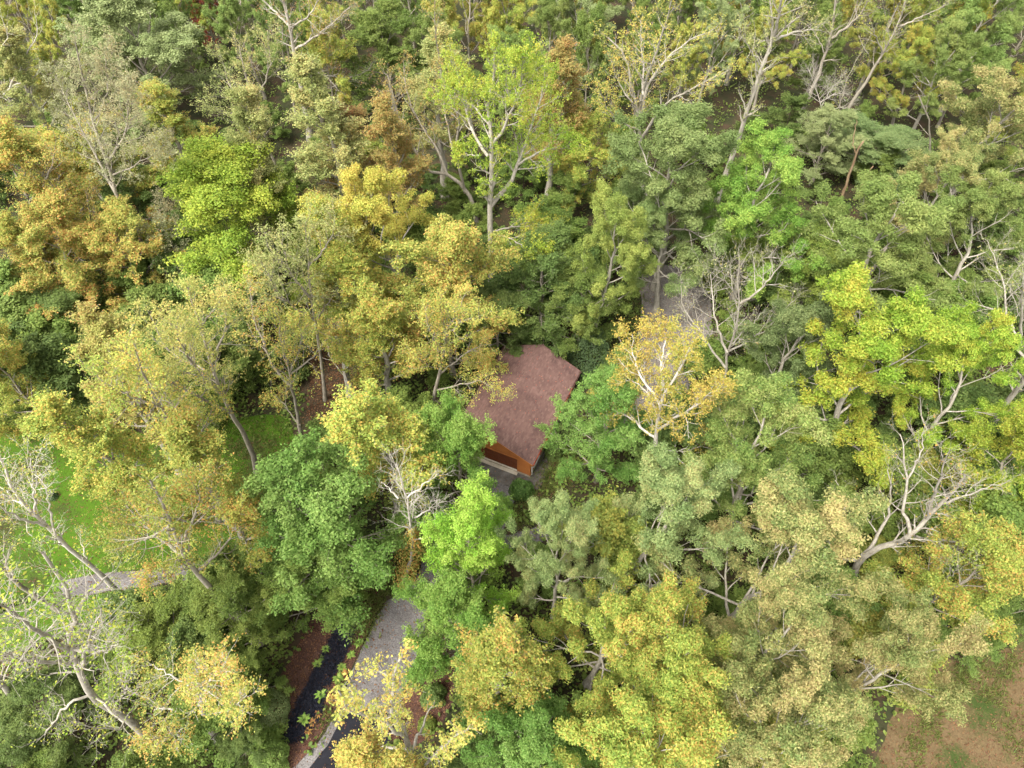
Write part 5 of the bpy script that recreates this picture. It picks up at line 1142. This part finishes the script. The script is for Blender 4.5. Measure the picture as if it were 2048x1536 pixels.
# ------------------------------------------------------------------ shrubs and plants
def shrub_mesh(seed, n, size, hgt, rad, lump=.12, conical=False, inner=.7):
    rng = np.random.default_rng(seed)
    d = unit(rng.normal(size=(n, 3))); d[:, 2] = np.abs(d[:, 2]) * 1.15 - .12; d = unit(d)
    bump = unit(rng.normal(size=(26, 3))); bump[:, 2] = np.abs(bump[:, 2])
    k = np.exp((d @ bump.T - 1) * 14).max(1)
    r = (1 - lump + lump * 1.6 * k) * (1 - (1 - inner) * rng.random(n) ** 2)
    P = d * r[:, None]
    if conical:
        hh = rng.random(n) ** 1.3; a = rng.random(n) * 6.283; rr = (1 - hh) ** .75 * (1 - .35 * rng.random(n)) * (1 + .18 * np.sin(a * 5 + hh * 9))
        P = np.stack([rr * np.cos(a), rr * np.sin(a), hh], 1); d = unit(np.stack([np.cos(a), np.sin(a), np.full(n, .6)], 1))
    C = P * np.array([rad, rad, hgt]); C[:, 2] = np.maximum(C[:, 2], .02)
    V, Q = leaves(rng, C, d * .8 + rng.normal(0, .4, (n, 3)) + UP * .3, size)
    return V, Q, np.clip(.3 + .5 * k * rng.random(n) + .2 * rng.random(n), 0, 1)
def stems_mesh(seed, n, hgt, rad, r=.03):
    rng = np.random.default_rng(seed); a = np.arange(n) * 6.283 / n + rng.normal(0, .3, n)
    P0 = np.zeros((n, 3)); P0[:, 2] = -.08; P0[:, :2] = np.stack([np.cos(a), np.sin(a)], 1) * rad * .12
    P2 = np.stack([np.cos(a) * rad * .55, np.sin(a) * rad * .55, np.full(n, hgt * .8)], 1); P1 = (P0 + P2) / 2 + np.stack([np.cos(a), np.sin(a), 0 * a], 1) * rad * -.08
    P = np.stack([P0, P1, P2], 1); return tubes(P, np.tile([[r, r * .7, r * .3]], (n, 1)), 5)
def shrub(name, label, x, y, hgt, rad, pal, seed, n=2600, size=.13, conical=False, group=None, lump=.12, bark='dark'):
    root = bpy.data.objects.new(name, None); COL.objects.link(root); root.location = (x, y, 0); tag(root, label, 'shrub', group)
    V, Q, t = shrub_mesh(seed, n, size, hgt, rad, lump, conical); obj('foliage', mesh_np('foliage', V, Q, LM[pal], t), root)
    V, Q = stems_mesh(seed, 7, hgt, rad); obj('stems', mesh_np('stems', V, Q, BARK[bark], smooth=True), root)
    return root
for i, (name, label, x, y, hgt, rad, pal, n, size, con, lump) in enumerate(SHRUBS): shrub(name, label, x, y, hgt, rad, pal, 900 + i, n, size, con, None, lump)

def rosette(seed, rad, n):
    """arching strap leaves from one crown, each of four segments"""
    rng = np.random.default_rng(seed); a = np.arange(n) * 2.4 + rng.normal(0, .2, n); L = rad * rng.uniform(.6, 1.1, n); el = rng.uniform(.3, 1.2, n)
    V, Q = [], []
    for k in range(n):
        d = np.array([math.cos(a[k]), math.sin(a[k]), 0]); w = np.array([-d[1], d[0], 0]); base = len(V)
        for j in range(5):
            t = j / 4; p = d * (L[k] * t * math.cos(el[k] * (1 - .5 * t))) + UP * (L[k] * (math.sin(el[k]) * t - .55 * t * t) + .04)
            p[2] = max(p[2], .03); hw = L[k] * .17 * math.sin(math.pi * (.12 + .85 * t)) + .004
            V += [p - w * hw, p + w * hw]
        Q += [(base + 2 * j, base + 2 * j + 1, base + 2 * j + 3, base + 2 * j + 2) for j in range(4)]
    return np.array(V), np.array(Q)
ROS = [rosette(60 + i, .5, 26) for i in range(2)]
ROSM = [mesh_np('rosette', v, q, LM['hosta'], np.random.default_rng(1).random(len(q))) for v, q in ROS]
for i, (x, y, s, pal, label, grp) in enumerate(PLANTS):
    o = obj('hosta_plant' if pal != 'orangeplant' else 'orange_plant', ROSM[i % 2], None, LM[pal]); o.location = (x, y, .0); o.scale = (s, s, s); o.rotation_euler = (0, 0, i * 1.7)
    tag(o, label, 'plant', grp)

# ------------------------------------------------------------------ ground cover nobody could count
def in_poly(X, Y, P):
    r = np.zeros(X.shape, bool); n = len(P)
    for i in range(n):
        x1, y1 = P[i]; x2, y2 = P[(i + 1) % n]
        if y1 == y2: continue
        r ^= ((y1 > Y) != (y2 > Y)) & (X < (x2 - x1) * (Y - y1) / (y2 - y1) + x1)
    return r
def scatter(rng, P, n):
    P = np.array(P); lo, hi = P.min(0), P.max(0); out = np.zeros((0, 2))
    while len(out) < n:
        q = lo + rng.random((n * 2, 2)) * (hi - lo); out = np.vstack([out, q[in_poly(q[:, 0], q[:, 1], P)]])
    return out[:n]
def blades(rng, xy, hgt, width, z=0.0, lean=.5):
    n = len(xy); a = rng.random(n) * 6.283; h = hgt * rng.uniform(.5, 1.2, n); w = np.stack([np.cos(a), np.sin(a), 0 * a], 1) * width
    tip = np.stack([rng.normal(0, lean, n) * h, rng.normal(0, lean, n) * h, h], 1)
    c = np.concatenate([xy, np.full((n, 1), z)], 1)
    V = np.stack([c - w, c + w, c + tip * .55 + w * .7, c + tip * .55 - w * .7, c + tip * .55 - w * .7, c + tip * .55 + w * .7, c + tip + w * .12, c + tip - w * .12], 1)
    return V.reshape(-1, 3), np.arange(n * 8).reshape(-1, 4)
def tufts(rng, centres, k, rad, hgt, width, lean=.6):
    xy = np.repeat(centres, k, 0) + rng.normal(0, rad, (len(centres) * k, 2)); return blades(rng, xy, hgt, width, 0.0, lean)
rng = np.random.default_rng(77)
V, Q = tufts(rng, scatter(rng, BLACKP, 1400), 11, .07, .22, .026, .8)
tag(obj('black_grass', mesh_np('black_grass', V, Q, LM['blackgrass'], rng.random(len(Q)))), 'black blue strap leaved ground cover strip in the mulch bed', 'ground cover', kind='stuff')
V, Q = blades(rng, scatter(rng, POLY['lawn'], 17000), .07, .022, .006, .8)
V2, Q2 = blades(rng, scatter(rng, POLY['lawn2'], 5000), .07, .022, .006, .8); V, Q = merge([(V, Q), (V2, Q2)])
tag(obj('grass', mesh_np('grass', V, Q, LM['grass'], rng.random(len(Q)))), 'short bright green lawn grass', 'grass', kind='stuff')
# weedy verge between the mulch bed and the drive, and round the garage
V, Q = merge([tufts(rng, scatter(rng, P, n) + rng.normal(0, .45, (n, 2)), 7, .12, .28, .034) for P, n in VERGES])
tag(obj('verge_weeds', mesh_np('verge_weeds', V, Q, LM['verge'], rng.random(len(Q)))), 'low green weeds along the drive and garage', 'weeds', kind='stuff')
# leafy ground cover of the forest floor
gc = np.vstack([scatter(rng, [(-112, 6), (112, 6), (125, 120), (-125, 120)], 11000), scatter(rng, [(-60, 5), (60, 5), (75, 62), (-75, 62)], 11000)])
ok = np.ones(len(gc), bool)
for k, P in POLY.items(): ok &= ~in_poly(gc[:, 0], gc[:, 1], P)
a_ = HTH - math.pi / 2; lx = (gc[:, 0] - HX) * math.cos(a_) + (gc[:, 1] - HY) * math.sin(a_); ly = -(gc[:, 0] - HX) * math.sin(a_) + (gc[:, 1] - HY) * math.cos(a_)
ok &= ~((np.abs(lx) < HALF + 1.6) & (ly > -3) & (ly < HLEN + 1))
gc = gc[ok & (np.abs(gc[:, 0]) < 30 + .8 * gc[:, 1])]; kk = 8
xy = np.repeat(gc, kk, 0) + rng.normal(0, .42, (len(gc) * kk, 2)); hz = np.repeat(rng.uniform(.15, 1.1, len(gc)), kk) * rng.random(len(xy))
V, Q = leaves(rng, np.concatenate([xy, (.06 + hz)[:, None]], 1), UP * .9 + rng.normal(0, .4, (len(xy), 3)), .36)
tag(obj('ground_cover', mesh_np('ground_cover', V, Q, LM['deepmoss'], np.repeat(rng.random(len(gc)), kk))), 'low leafy green growth covering the forest floor', 'ground cover', kind='stuff')
# fallen leaves
def litter(rng, xy, size, z=.03):
    n = len(xy); C = np.concatenate([xy, z + rng.random((n, 1)) * .03], 1); return leaves(rng, C, UP + rng.normal(0, .25, (n, 3)), size, .7)
V, Q = merge([litter(rng, scatter(rng, P, n), s) for P, n, s in LITTER])
tag(obj('fallen_leaves', mesh_np('fallen_leaves', V, Q, LM['litter'], rng.random(len(Q)))), 'brown and orange fallen leaves strewn on the ground', 'fallen leaves', kind='stuff')
# leaves caught in the right gutter and a few on the roof
n = 420; yy = rng.random(n) ** 1.3 * HLEN * .8; P = np.array([world_pt(HALF + .03 + rng.random() * .09, y, EZ - .08 + rng.random() * .07) for y in yy])
m_ = 190; xr = rng.uniform(-HALF + .2, HALF - .05, m_); yr = rng.random(m_) * HLEN; P2 = np.array([world_pt(a, b_, roof_z(a) + .035) for a, b_ in zip(xr, yr)])
V, Q = merge([leaves(rng, P, UP + rng.normal(0, .4, (n, 3)), .13), leaves(rng, P2, UP + rng.normal(0, .3, (m_, 3)), .1)])
tag(obj('roof_leaves', mesh_np('roof_leaves', V, Q, LM['gutterleaf'], rng.random(len(Q)))), 'red and tan leaves caught in the gutter and on the roof', 'fallen leaves', kind='stuff')
